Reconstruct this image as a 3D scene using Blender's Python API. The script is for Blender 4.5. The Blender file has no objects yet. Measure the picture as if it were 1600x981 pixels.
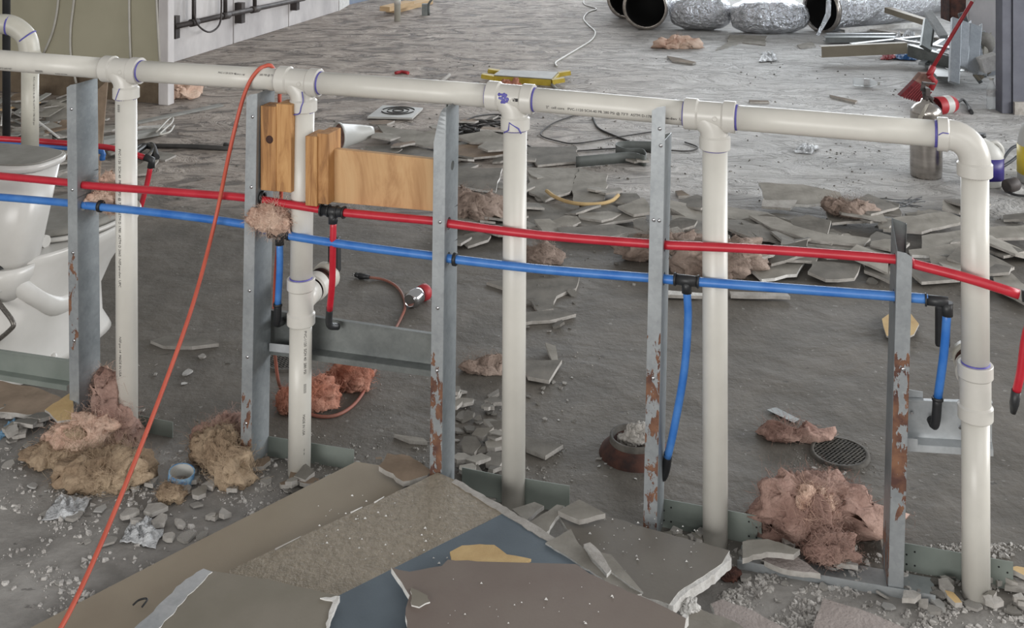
import bpy, bmesh, math, random
from mathutils import Vector, Matrix, noise
V = Vector
SC = bpy.context.scene
COL = SC.collection
# ------------------------------------------------------------------ camera (level, eye height 1.67 m, picture cropped from the lower part of the lens image)
F = 1750.0; HZ = -228.0; EYE = 1.67
cd = bpy.data.cameras.new('camera'); cam = bpy.data.objects.new('camera', cd); COL.objects.link(cam)
cam.location = (0, 0, EYE); cam.rotation_euler = (math.pi/2, 0, 0)
cd.sensor_width = 36; cd.lens = F/1600*36; cd.shift_y = -(490.5-HZ)/1600; cd.clip_end = 200
SC.camera = cam
# ------------------------------------------------------------------ daylight and added fill lamps
w = bpy.data.worlds.new('world'); SC.world = w; w.use_nodes = True
w.node_tree.nodes['Background'].inputs[0].default_value = (1.0, .99, .97, 1)
w.node_tree.nodes['Background'].inputs[1].default_value = 0.38
def area(name, loc, target, sx, sy, power, col):
    l = bpy.data.lights.new(name, 'AREA'); l.shape = 'RECTANGLE'; l.size = sx; l.size_y = sy; l.energy = power; l.color = col
    o = bpy.data.objects.new(name, l); COL.objects.link(o); o.location = loc
    o.rotation_euler = (V(target)-V(loc)).to_track_quat('-Z', 'Y').to_euler(); return o
area('far_window_light', (4.5, 17, 3.2), (1.5, 6, 0), 12, 3, 1000, (.90, .95, 1.0))
area('side_window_light', (9.5, 7.5, 2.6), (2.5, 6.5, 0.0), 6, 2.4, 420, (.86, .93, 1.0))
area('front_window_light', (-3.4, -4.0, 1.35), (.3, 3.0, .3), 5, 2.2, 330, (1.0, .985, .96))
area('right_fill_light', (7.5, 2.6, 2.0), (-3.5, 7.5, .8), 4, 2.2, 420, (1.0, .985, .965))  # added fill lamp that brightens the far left walls
area('overhead_fill_light', (2.2, -1.8, 3.0), (.4, 2.7, 0), 3.5, 2, 75, (1.0, .99, .97))  # added lamp above the camera side to brighten the foreground
vs = SC.view_settings; vs.view_transform = 'Standard'; vs.look = 'None'; vs.gamma = 1; vs.exposure = -0.08; vs.use_curve_mapping = False
# ------------------------------------------------------------------ pixel <-> place helpers (every pixel is put on a real plane of the building)
UD = V((.9526, -.3043, 0)); ND = V((-.3043, -.9526, 0)); BD = -ND; WO = V((.003, 2.87, 0)); UP = V((0, 0, 1))
def ray(px, py): return V(((px-800)/F, 1, -(py-HZ)/F))
def P(px, py, z=0.0):
    r = ray(px, py); t = (z-EYE)/r.z; return V((0, 0, EYE))+r*t
def D(px, py, y): return V((0, 0, EYE))+ray(px, py)*y
def W(px, py, off=0.0):
    r = ray(px, py); t = (WO+ND*off).dot(ND)/r.dot(ND); return V((0, 0, EYE))+r*t
def PL(px, py, z0, gx=0, gy=0, ref=(0, 3)):
    r = ray(px, py); t = (z0-gx*ref[0]-gy*ref[1]-EYE)/(r.z-gx*r.x-gy*r.y); return V((0, 0, EYE))+r*t
# ------------------------------------------------------------------ materials
def S(r, g, b):
    f = lambda c: (c/255/12.92) if c <= 10 else ((c/255+.055)/1.055)**2.4
    return (f(r), f(g), f(b), 1)
def newmat(name):
    m = bpy.data.materials.new(name); m.use_nodes = True; nt = m.node_tree
    return m, nt, nt.nodes['Principled BSDF']
def nz(nt, scale, detail=4, rough=.6, vec=None, dist=0):
    n = nt.nodes.new('ShaderNodeTexNoise'); n.inputs['Scale'].default_value = scale; n.inputs['Detail'].default_value = detail
    n.inputs['Roughness'].default_value = rough; n.inputs['Distortion'].default_value = dist
    if vec: nt.links.new(vec, n.inputs['Vector'])
    return n
def ramp(nt, src, stops):
    r = nt.nodes.new('ShaderNodeValToRGB'); nt.links.new(src, r.inputs[0]); e = r.color_ramp.elements
    while len(e) < len(stops): e.new(.5)
    for i, (p, c) in enumerate(stops): e[i].position = p; e[i].color = c if len(c) == 4 else (*c, 1)
    return r
def mix(nt, fac, a, b):
    m = nt.nodes.new('ShaderNodeMix'); m.data_type = 'RGBA'
    if isinstance(fac, float): m.inputs[0].default_value = fac
    else: nt.links.new(fac, m.inputs[0])
    for k, v in ((6, a), (7, b)):
        if isinstance(v, tuple): m.inputs[k].default_value = v
        else: nt.links.new(v, m.inputs[k])
    return m.outputs[2]
def mth(nt, op, a, b=0.0, c=None, clamp=False):
    m = nt.nodes.new('ShaderNodeMath'); m.operation = op; m.use_clamp = clamp
    for k, v in enumerate((a, b) if c is None else (a, b, c)):
        if isinstance(v, (int, float)): m.inputs[k].default_value = v
        else: nt.links.new(v, m.inputs[k])
    return m.outputs[0]
def bumpn(nt, bs, h, strength, dist=.01):
    b = nt.nodes.new('ShaderNodeBump'); b.inputs['Strength'].default_value = strength; b.inputs['Distance'].default_value = dist
    nt.links.new(h, b.inputs['Height']); nt.links.new(b.outputs[0], bs.inputs['Normal']); return b
def sm(name, c1, c2=None, scale=8, rough=.6, metal=0, bump=0, bscale=60, bdist=.002, stretch=None, lo=.35, hi=.65, spec=.5):
    m, nt, bs = newmat(name); co = nt.nodes.new('ShaderNodeTexCoord').outputs['Object']; vec = co
    if stretch:
        mp = nt.nodes.new('ShaderNodeMapping'); mp.inputs['Scale'].default_value = stretch; nt.links.new(co, mp.inputs[0]); vec = mp.outputs[0]
    if c2:
        n = nz(nt, scale, 5, .6, vec); r = ramp(nt, n.outputs[0], [(lo, c1), (hi, c2)]); nt.links.new(r.outputs[0], bs.inputs['Base Color'])
    else: bs.inputs['Base Color'].default_value = c1
    bs.inputs['Roughness'].default_value = rough; bs.inputs['Metallic'].default_value = metal
    bs.inputs['Specular IOR Level'].default_value = spec
    if bump: n2 = nz(nt, bscale, 4, .6, vec); bumpn(nt, bs, n2.outputs[0], bump, bdist)
    return m
M = {}
M['pvc'] = sm('white_pvc', S(198, 195, 187), S(209, 206, 198), 5, .36, bump=.1, bscale=4)
M['pvcfit'] = sm('fitting_pvc', S(194, 191, 184), S(205, 202, 195), 6, .3)
M['pvcold'] = sm('aged_pvc', S(176, 173, 162), S(192, 189, 178), 6, .4)
M['primer'] = sm('purple_primer', S(74, 70, 150), S(100, 96, 170), 40, .5)
M['ink'] = sm('black_ink', S(42, 40, 42), None, rough=.7)
M['red'] = sm('red_pex', S(176, 28, 44), S(190, 44, 58), 14, .36, bump=.15, bscale=20)
M['blue'] = sm('blue_pex', S(44, 106, 184), S(74, 128, 196), 14, .38, bump=.15, bscale=20)
M['blk'] = sm('black_plastic', S(30, 31, 33), S(44, 45, 47), 10, .45)
M['cord'] = sm('orange_cord', S(178, 78, 60), S(192, 90, 70), 10, .5)
M['cordd'] = sm('dusty_orange_cord', S(118, 84, 72), S(146, 88, 74), 10, .6)
M['cable'] = sm('dusty_black_cable', S(46, 45, 45), S(66, 64, 62), 10, .7)
M['wcable'] = sm('white_cable', S(168, 165, 158), S(185, 183, 176), 10, .5)
M['gyp'] = sm('gypsum', S(196, 194, 190), S(222, 221, 218), 30, .95, bump=.8, bscale=120, bdist=.004)
M['gypd'] = sm('dusty_gypsum', S(150, 146, 140), S(176, 172, 167), 30, .95, bump=.6, bscale=120, bdist=.003)
M['paper'] = sm('grey_paper', S(120, 116, 108), S(148, 144, 136), 9, .9, bump=.35, bscale=40, bdist=.004)
M['paperd'] = sm('dark_paper', S(92, 89, 83), S(118, 114, 107), 9, .9, bump=.35, bscale=40, bdist=.004)
M['brownp'] = sm('brown_paper', S(112, 96, 80), S(140, 122, 104), 9, .9, bump=.35, bscale=40, bdist=.004)
M['foam'] = sm('yellow_paper', S(176, 148, 104), S(194, 168, 122), 10, .9, bump=.5, bscale=60, bdist=.003)
M['tan'] = sm('smooth_tan_paint', S(137, 126, 110), S(146, 136, 119), 3, .62, bump=.2, bscale=300, bdist=.001)
M['tant'] = sm('orange_peel_tan_paint', S(127, 118, 103), S(147, 137, 121), 60, .62, bump=1, bscale=110, bdist=.004)
M['bluep'] = sm('slate_blue_paint', S(87, 98, 107), S(98, 110, 119), 5, .7, bump=.25, bscale=200, bdist=.001)
M['brn'] = sm('taupe_paint', S(110, 98, 91), S(118, 108, 100), 4, .72, bump=.25, bscale=120, bdist=.001)
M['gry'] = sm('warm_grey_paint', S(103, 98, 91), S(114, 109, 101), 5, .7, bump=.3, bscale=120, bdist=.001)
M['olv'] = sm('grey_olive_paint', S(117, 112, 100), S(128, 122, 111), 5, .7, bump=.25, bscale=120, bdist=.001)
M['pkg'] = sm('pinkish_textured_paint', S(148, 139, 135), S(163, 154, 150), 20, .8, bump=1, bscale=90, bdist=.004)
M['por'] = sm('toilet_porcelain', S(186, 184, 179), S(202, 200, 196), 3, .3)
M['pord'] = sm('dusty_porcelain', S(122, 120, 114), S(140, 138, 132), 12, .7)
M['dark'] = sm('dark_inside', S(24, 23, 24), None, rough=.8)
M['rub'] = sm('braided_hose', S(84, 80, 76), S(120, 116, 110), 200, .4, .6)
M['chrome'] = sm('chrome', S(200, 200, 202), None, rough=.15, metal=1)
M['steel'] = sm('stainless_steel', S(168, 162, 156), S(200, 194, 188), 3, .25, 1, stretch=(1, 1, 8))
M['foil'] = sm('foil_jacket', S(196, 198, 202), S(222, 224, 228), 10, .24, 1, bump=1, bscale=26, bdist=.05)
M['grn'] = sm('olive_wall_paint', S(162, 157, 136), S(172, 167, 146), 1.5, .8, bump=.15, bscale=100)
M['panel'] = sm('white_wall_panel', S(176, 172, 172), S(214, 210, 208), 2.2, .8, bump=.3, bscale=30, stretch=(1, 1, .5))
M['bwall'] = sm('blue_grey_wall', S(120, 132, 152), S(140, 150, 166), 3, .8)
M['base'] = sm('brown_stained_board', S(84, 70, 56), S(122, 108, 90), 5, .9)
M['dgw'] = sm('dark_grey_paint', S(88, 90, 100), S(102, 104, 114), 6, .75)
M['iron'] = sm('black_iron', S(58, 54, 54), S(84, 78, 76), 12, .6, .3)
M['lum'] = sm('pine_lumber', S(190, 160, 122), S(208, 180, 142), 4, .8, stretch=(1, 1, 8))
M['yel'] = sm('yellow_paint', S(160, 138, 34), S(182, 160, 60), 12, .6)
M['redp'] = sm('red_plastic', S(150, 34, 42), S(170, 50, 56), 10, .5)
M['bris'] = sm('dark_red_bristle', S(92, 30, 36), S(124, 46, 50), 90, .9, stretch=(1, 1, .1))
M['jug'] = sm('white_jug', S(176, 176, 172), S(188, 188, 184), 5, .4)
M['purp'] = sm('purple_label', S(46, 38, 104), S(58, 50, 122), 12, .4)
M['ylab'] = sm('yellow_label', S(206, 182, 44), S(214, 192, 60), 12, .4)
M['blab'] = sm('blue_label', S(30, 90, 150), S(42, 104, 164), 12, .4)
M['tape'] = sm('blue_tape_print', S(60, 120, 176), S(150, 186, 210), 60, .4)
M['bag'] = sm('clear_film', S(176, 178, 180), S(198, 200, 202), 20, .3, bump=1, bscale=30, bdist=.02)
M['bagb'] = sm('blue_film', S(86, 128, 160), S(120, 160, 190), 20, .3, bump=1, bscale=30, bdist=.02)
M['rust'] = sm('rusty_iron', S(46, 32, 30), S(84, 52, 42), 20, .9, bump=.6, bscale=60)
M['drain'] = sm('dusty_cast_iron', S(62, 59, 55), S(92, 88, 82), 30, .8, bump=.5, bscale=90)
M['plasg'] = sm('grey_strip', S(128, 128, 124), S(148, 148, 144), 12, .6)
M['gstrip'] = sm('dark_grey_strip', S(82, 86, 84), S(98, 102, 100), 12, .6)
M['plate'] = sm('green_grey_steel', S(118, 126, 120), S(134, 141, 135), 6, .5, .25)
M['ins'] = sm('pink_insulation', S(196, 160, 142), S(224, 200, 182), 9, 1, bump=.7, bscale=90, bdist=.008, spec=.1)
M['insd'] = sm('tan_insulation', S(138, 118, 98), S(184, 164, 140), 9, 1, bump=.7, bscale=90, bdist=.008, spec=.1)
M['insp'] = sm('dusty_rose_insulation', S(132, 104, 95), S(184, 156, 144), 7, 1, bump=.7, bscale=90, bdist=.008, spec=.1)
M['insg'] = sm('dusty_insulation', S(128, 112, 102), S(164, 148, 138), 9, 1, bump=.7, bscale=90, bdist=.008, spec=.1)
M['inso'] = sm('orange_insulation', S(158, 98, 78), S(194, 148, 130), 9, 1, bump=.7, bscale=90, bdist=.008, spec=.1)
M['chip'] = sm('plaster_chip', S(132, 129, 124), S(166, 163, 158), 20, .95, bump=.5, bscale=80)
M['chipd'] = sm('dusty_chip', S(98, 95, 90), S(126, 123, 117), 20, .95, bump=.5, bscale=80)
M['crumb'] = sm('pale_crumbs', S(150, 146, 142), S(204, 201, 197), 40, .95)
def galv(name, c1=(146, 151, 154), c2=(184, 188, 190), rust=None, seed=0.0, metal=.55, rough=.42):
    """galvanised steel with spangle; rust = (z0, z1, density)"""
    m, nt, bs = newmat(name); co = nt.nodes.new('ShaderNodeTexCoord').outputs['Object']
    vo = nt.nodes.new('ShaderNodeTexVoronoi'); vo.inputs['Scale'].default_value = 110; nt.links.new(co, vo.inputs['Vector'])
    n = nz(nt, 6, 5, .7, co); f = mth(nt, 'ADD', mth(nt, 'MULTIPLY', vo.outputs['Color'], .10), mth(nt, 'MULTIPLY', n.outputs[0], .9))
    base = ramp(nt, f, [(.3, S(*c1)), (.75, S(*c2))]).outputs[0]
    bs.inputs['Roughness'].default_value = rough
    if rust:
        sp = nt.nodes.new('ShaderNodeSeparateXYZ'); nt.links.new(co, sp.inputs[0])
        z = sp.outputs[2]; a = mth(nt, 'SMOOTH_MIN', mth(nt, 'MULTIPLY', mth(nt, 'SUBTRACT', z, rust[0]), 9), mth(nt, 'MULTIPLY', mth(nt, 'SUBTRACT', rust[1], z), 9), .3)
        a = mth(nt, 'MINIMUM', a, 1.0)
        mp = nt.nodes.new('ShaderNodeMapping'); mp.inputs['Scale'].default_value = (1, 1, .45); mp.inputs['Location'].default_value = (seed, seed*2, seed); nt.links.new(co, mp.inputs[0])
        rn = nz(nt, 42, 5, .65, mp.outputs[0], .4)
        v = mth(nt, 'ADD', rn.outputs[0], mth(nt, 'MULTIPLY', mth(nt, 'SUBTRACT', a, 1), .3))
        msk = ramp(nt, v, [(rust[2], (0, 0, 0)), (rust[2]+.02, (1, 1, 1))]).outputs[0]
        rc = ramp(nt, nz(nt, 30, 4, .6, co).outputs[0], [(.35, S(82, 56, 50)), (.65, S(128, 92, 70))]).outputs[0]
        base = mix(nt, msk, base, rc)
        nt.links.new(mth(nt, 'MULTIPLY', mth(nt, 'SUBTRACT', 1, msk), metal), bs.inputs['Metallic'])
        nt.links.new(mth(nt, 'ADD', mth(nt, 'MULTIPLY', msk, .5), rough), bs.inputs['Roughness'])
        bumpn(nt, bs, msk, .4, .002)
    else: bs.inputs['Metallic'].default_value = metal
    nt.links.new(base, bs.inputs['Base Color']); return m
M['galv'] = galv('galvanised_steel')
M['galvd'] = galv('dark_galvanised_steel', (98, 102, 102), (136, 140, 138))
M['galvb'] = galv('bright_galvanised_steel', (160, 165, 168), (205, 208, 210))
def woodm(name, c1, c2, c3, sc, stretch, rough=.7):
    m, nt, bs = newmat(name); co = nt.nodes.new('ShaderNodeTexCoord').outputs['Object']
    mp = nt.nodes.new('ShaderNodeMapping'); mp.inputs['Scale'].default_value = stretch; nt.links.new(co, mp.inputs[0])
    n = nz(nt, sc, 6, .62, mp.outputs[0], 1.2)
    r = ramp(nt, n.outputs[0], [(.32, c1), (.5, c2), (.68, c3)]); nt.links.new(r.outputs[0], bs.inputs['Base Color'])
    bs.inputs['Roughness'].default_value = rough; bumpn(nt, bs, n.outputs[0], .25, .003); return m
M['wood'] = woodm('stained_lumber', S(112, 76, 44), S(164, 118, 72), S(190, 146, 96), 9, (4, 4, .5))
M['wood2'] = woodm('amber_lumber', S(136, 92, 52), S(180, 134, 84), S(200, 156, 104), 9, (4, 4, .5))
M['ply'] = woodm('plywood', S(150, 108, 70), S(188, 148, 104), S(202, 164, 120), 5, (2.6, 2.6, .8))
def clearm(name, tint):
    m, nt, bs = newmat(name); bs.inputs['Base Color'].default_value = tint; bs.inputs['Transmission Weight'].default_value = .5
    bs.inputs['Roughness'].default_value = .08; bs.inputs['IOR'].default_value = 1.1; bs.inputs['Alpha'].default_value = .7; return m
M['clear'] = clearm('clear_plastic', (.88, .92, .94, 1))
# floor: smooth dark slab near the wall with ceiling shade mixed into its tone, dusty ridged mortar bed beyond
def floormat():
    m, nt, bs = newmat('concrete_floor'); co = nt.nodes.new('ShaderNodeTexCoord').outputs['Object']
    sp = nt.nodes.new('ShaderNodeSeparateXYZ'); nt.links.new(co, sp.inputs[0]); X, Y = sp.outputs[0], sp.outputs[1]
    big = nz(nt, .9, 5, .6, co).outputs[0]; med = nz(nt, 5, 6, .65, co).outputs[0]; fine = nz(nt, 60, 4, .7, co).outputs[0]
    mp = nt.nodes.new('ShaderNodeMapping'); mp.inputs['Scale'].default_value = (1.0, 1.9, 1); mp.inputs['Rotation'].default_value = (0, 0, .25); nt.links.new(co, mp.inputs[0])
    rid = nz(nt, 2.6, 7, .66, mp.outputs[0], 1.6).outputs[0]
    line = ramp(nt, rid, [(.40, (0, 0, 0)), (.47, (.75, .75, .75)), (.53, (1, 1, 1)), (.62, (.55, .55, .55)), (.7, (1, 1, 1))]).outputs[0]
    yy = mth(nt, 'ADD', Y, mth(nt, 'MULTIPLY', mth(nt, 'SUBTRACT', big, .5), 2.2))
    xx = mth(nt, 'ADD', X, mth(nt, 'MULTIPLY', mth(nt, 'SUBTRACT', big, .5), 1.6))
    def mr(v, a, b):
        r = nt.nodes.new('ShaderNodeMapRange'); r.interpolation_type = 'SMOOTHSTEP'; nt.links.new(v, r.inputs[0]); r.inputs[1].default_value = a; r.inputs[2].default_value = b; return r.outputs[0]
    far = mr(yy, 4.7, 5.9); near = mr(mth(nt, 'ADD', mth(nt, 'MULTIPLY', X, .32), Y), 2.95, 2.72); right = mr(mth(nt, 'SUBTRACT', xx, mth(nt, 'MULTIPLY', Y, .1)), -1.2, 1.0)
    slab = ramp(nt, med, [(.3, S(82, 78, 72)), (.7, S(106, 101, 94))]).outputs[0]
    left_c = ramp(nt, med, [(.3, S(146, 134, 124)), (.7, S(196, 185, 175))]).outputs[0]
    right_sheen_c = ramp(nt, med, [(.3, S(178, 176, 173)), (.7, S(206, 205, 203))]).outputs[0]  # paler far right floor, window reflection put into the colour
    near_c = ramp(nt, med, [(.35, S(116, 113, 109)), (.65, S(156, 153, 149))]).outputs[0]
    farc = mix(nt, right, left_c, right_sheen_c)
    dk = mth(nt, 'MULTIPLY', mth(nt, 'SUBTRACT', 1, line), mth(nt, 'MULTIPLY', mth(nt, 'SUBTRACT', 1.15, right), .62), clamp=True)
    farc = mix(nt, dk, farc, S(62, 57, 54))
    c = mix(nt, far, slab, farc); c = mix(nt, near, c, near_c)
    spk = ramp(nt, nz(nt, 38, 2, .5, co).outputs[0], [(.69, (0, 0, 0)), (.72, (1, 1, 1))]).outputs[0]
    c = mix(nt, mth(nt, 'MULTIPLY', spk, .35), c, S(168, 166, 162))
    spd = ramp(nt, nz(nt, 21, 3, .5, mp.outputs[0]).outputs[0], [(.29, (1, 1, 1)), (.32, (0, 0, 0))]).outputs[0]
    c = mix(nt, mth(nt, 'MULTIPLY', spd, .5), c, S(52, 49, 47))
    nt.links.new(c, bs.inputs['Base Color']); bs.inputs['Roughness'].default_value = .72
    und = nz(nt, 2.3, 3, .5, co, .8).outputs[0]
    h = mth(nt, 'ADD', mth(nt, 'MULTIPLY', mth(nt, 'MULTIPLY', line, far), .7), mth(nt, 'ADD', mth(nt, 'MULTIPLY', und, mth(nt, 'MULTIPLY', mth(nt, 'SUBTRACT', 1.1, far), .75)), mth(nt, 'ADD', mth(nt, 'MULTIPLY', med, .42), mth(nt, 'MULTIPLY', fine, .05))))
    bumpn(nt, bs, h, .9, .03); return m
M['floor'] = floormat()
# ------------------------------------------------------------------ geometry helpers
def wl(o):
    l = V((0, 0, 0))
    while o is not None: l += o.location; o = o.parent
    return l
def link(name, me, parent, base):
    o = bpy.data.objects.new(name, me); COL.objects.link(o)
    if parent is not None: o.parent = parent
    else: o.location = base
    return o
def tag(o, label=None, cat=None, group=None, kind=None):
    for k, v in (('label', label), ('category', cat), ('group', group), ('kind', kind)):
        if v: o[k] = v
    return o
def thing(name, loc, label, cat, group=None):
    o = bpy.data.objects.new(name, None); COL.objects.link(o); o.location = loc; o.empty_display_size = .05
    return tag(o, label, cat, group)
def cr(pts, k=6):
    """Catmull-Rom through the points"""
    pts = [V(p) for p in pts]
    if len(pts) < 3: return pts
    q = [pts[0]*2-pts[1]]+pts+[pts[-1]*2-pts[-2]]; out = []
    for i in range(1, len(q)-2):
        a, b, c, d = q[i-1], q[i], q[i+1], q[i+2]
        for j in range(k):
            t = j/k; out.append(.5*((2*b)+(c-a)*t+(2*a-5*b+4*c-d)*t*t+(3*b-a-3*c+d)*t**3))
    out.append(pts[-1]); return out
class G:
    def __init__(s): s.v = []; s.f = []; s.mi = []; s.sm = []
    def add(s, vs, fs, mi=0, sm=False):
        n = len(s.v); s.v += [V(v) for v in vs]; s.f += [tuple(i+n for i in f) for f in fs]; s.mi += [mi]*len(fs); s.sm += [sm]*len(fs); return s
    def tube(s, pts, r, n=12, caps=True, mi=0, k=0, squash=None):
        pts = cr(pts, k) if k else [V(p) for p in pts]
        rr = r if isinstance(r, (list, tuple)) else [r]*len(pts)
        t0 = (pts[1]-pts[0]).normalized(); a = t0.orthogonal().normalized(); vs = []; m = len(pts)
        for i, p in enumerate(pts):
            t = (pts[min(i+1, m-1)]-pts[max(i-1, 0)]).normalized(); a = (a-t*a.dot(t)).normalized(); b = t.cross(a)
            for j in range(n):
                an = 2*math.pi*j/n; vs.append(p+(a*math.cos(an)+b*math.sin(an))*rr[i])
        fs = [(i*n+j, i*n+(j+1) % n, (i+1)*n+(j+1) % n, (i+1)*n+j) for i in range(m-1) for j in range(n)]
        s.add(vs, fs, mi, True)
        if caps:
            b0 = len(s.v)-len(vs); s.f += [tuple(b0+j for j in reversed(range(n))), tuple(b0+(m-1)*n+j for j in range(n))]; s.mi += [mi]*2; s.sm += [False]*2
        return s
    def lathe(s, p0, d, prof, n=28, mi=0, caps=True, smooth=True, arc=None):
        """profile: (distance along d, radius)"""
        p0 = V(p0); d = V(d).normalized(); a = d.orthogonal().normalized(); b = d.cross(a); vs = []
        for t, r in prof:
            for j in range(n): an = 2*math.pi*j/n; vs.append(p0+d*t+(a*math.cos(an)+b*math.sin(an))*r)
        m = len(prof); fs = [(i*n+j, i*n+(j+1) % n, (i+1)*n+(j+1) % n, (i+1)*n+j) for i in range(m-1) for j in range(n)]
        s.add(vs, fs, mi, smooth)
        if caps:
            b0 = len(s.v)-len(vs)
            if prof[0][1] > 1e-5: s.f.append(tuple(b0+j for j in reversed(range(n)))); s.mi.append(mi); s.sm.append(False)
            if prof[-1][1] > 1e-5: s.f.append(tuple(b0+(m-1)*n+j for j in range(n))); s.mi.append(mi); s.sm.append(False)
        return s
    def box(s, c, ax, ay, az, mi=0):
        """centre and three half vectors"""
        c, ax, ay, az = V(c), V(ax), V(ay), V(az); vs = [c+ax*i+ay*j+az*k for k in (-1, 1) for j in (-1, 1) for i in (-1, 1)]
        return s.add(vs, [(0, 2, 3, 1), (4, 5, 7, 6), (0, 1, 5, 4), (2, 6, 7, 3), (0, 4, 6, 2), (1, 3, 7, 5)], mi)
    def beam(s, p0, p1, wd, h, up=UP, mi=0):
        p0, p1 = V(p0), V(p1); d = p1-p0; u = V(up); sd = d.cross(u).normalized(); u = sd.cross(d).normalized()
        return s.box((p0+p1)/2, d/2, sd*wd/2, u*h/2, mi)
    def prism(s, pts, th, nrm=UP, mi=0, side=None):
        """outline polygon (top face) pushed down by th"""
        n = len(pts); nr = V(nrm)*th; side = mi if side is None else side
        s.add(list(pts)+[p-nr for p in pts], [tuple(range(n))], mi); b = len(s.v)-2*n
        s.f.append(tuple(b+n+j for j in reversed(range(n)))); s.mi.append(side); s.sm.append(False)
        for j in range(n): s.f.append((b+(j+1) % n, b+j, b+n+j, b+n+(j+1) % n)); s.mi.append(side); s.sm.append(False)
        return s
    def obj(s, name, mats, parent=None, base=None, bevel=0, solid=0):
        if not isinstance(mats, (list, tuple)): mats = [mats]
        if parent is None:
            if base is None:
                k = len(s.v); base = V((sum(v.x for v in s.v)/k, sum(v.y for v in s.v)/k, min(v.z for v in s.v)))
            o0 = V(base)
        else: o0 = wl(parent)
        me = bpy.data.meshes.new(name); me.from_pydata([tuple(v-o0) for v in s.v], [], s.f)
        me.polygons.foreach_set('material_index', s.mi); me.polygons.foreach_set('use_smooth', s.sm)
        for m in mats: me.materials.append(M[m] if isinstance(m, str) else m)
        bm = bmesh.new(); bm.from_mesh(me); bmesh.ops.recalc_face_normals(bm, faces=bm.faces); bm.to_mesh(me); bm.free()
        o = link(name, me, parent, base)
        if solid: q = o.modifiers.new('solid', 'SOLIDIFY'); q.thickness = solid; q.offset = 0
        if bevel: q = o.modifiers.new('bevel', 'BEVEL'); q.width = bevel; q.segments = 2; q.limit_method = 'ANGLE'
        return o
def jag(pts, amp, step, rnd, keep=()):
    out = []; n = len(pts)
    for i in range(n):
        a, b = pts[i], pts[(i+1) % n]; L = (b-a).length; k = max(1, int(L/step)); out.append(a)
        if i in keep: continue
        sd = V((-(b-a).y, (b-a).x, 0)).normalized() if L > 0 else V((1, 0, 0))
        for j in range(1, k):
            t = (j+rnd.uniform(-.25, .25))/k; out.append(a.lerp(b, t)+sd*rnd.uniform(-amp, amp))
    return out
# ================================================================== SETTING
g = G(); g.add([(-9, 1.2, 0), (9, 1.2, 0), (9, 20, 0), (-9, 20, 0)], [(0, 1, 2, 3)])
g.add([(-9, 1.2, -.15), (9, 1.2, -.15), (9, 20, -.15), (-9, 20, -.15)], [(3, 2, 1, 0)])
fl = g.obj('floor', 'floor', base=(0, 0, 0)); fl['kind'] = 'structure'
def st(o): o['kind'] = 'structure'; return o
# olive partition at the left, brown exposed foot, grey jamb at its end
pa = P(248, 163); du = UD
pl = pa-du*3.2; top = 2.9
g = G(); g.box((pa+pl)/2+UP*(.19+top)/2+BD*.06, (pa-pl)/2, BD*.06, UP*(top-.19)/2); st(g.obj('wall_left', 'grn'))
g = G(); g.box((pa+pl)/2+UP*.095+BD*.07, (pa-pl)/2-du*.01, BD*.05, UP*.095); st(g.obj('baseboard_left', 'base'))
g = G(); c0 = pa+du*.05; g.box(c0+UP*top/2+BD*.02-du*.005, du*.038, BD*.035, UP*top/2); st(g.obj('trim_1', 'panel', bevel=.004))
# pale panelled wall receding, panel by panel
a = P(266, 99); b = P(530, 17); d = (b-a).normalized(); nn = V((d.y, -d.x, 0))
wb = thing('wall_back', a, None, None); st(wb)
cuts = [0, (P(358, 68)-a).length, (P(460, 42)-a).length, (b-a).length]
for i in range(3):
    g = G(); q0 = a+d*(cuts[i]+.008); q1 = a+d*(cuts[i+1]-.008); g.box((q0+q1)/2+UP*top/2-nn*.02, (q1-q0)/2, nn*.02, UP*top/2); g.obj('panel', 'panel', wb, bevel=.004)
g = G(); g.box((a+b)/2+UP*top/2-nn*.08, (b-a)/2, nn*.035, UP*top/2); g.obj('backing', 'dark', wb)
g = G(); c = b+d*.0; e = P(545, 8); g.box((b+e)/2+UP*top/2+V((0, .1, 0)), (e-b)/2, V((0, .1, 0)), UP*top/2); st(g.obj('trim_2', 'gyp'))
g = G(); e2 = P(700, -28); g.box((e+e2)/2+UP*1.3+nn*.0+V((-.05, .05, 0)), (e2-e)/2, nn*.05, UP*1.3); st(g.obj('wall_far', 'bwall'))
# right wall end and door frame
r0 = P(1583, 178); g = G(); g.box(r0+V((1.2, 0, 0))+UP*top/2+V((0, .1, 0)), V((1.2, 0, 0)), V((0, .1, 0)), UP*top/2); st(g.obj('wall_right', 'dgw'))
g = G(); g.box(r0+V((-.035, .06, 0))+UP*(top/2), V((.032, 0, 0)), V((0, .05, 0)), UP*top/2); st(g.obj('trim_3', 'dgw', bevel=.004))
g = G(); g.box(r0+V((1.2, -.012, .04)), V((1.2, 0, 0)), V((0, .012, 0)), UP*.04); st(g.obj('baseboard_right', 'gypd'))
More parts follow.
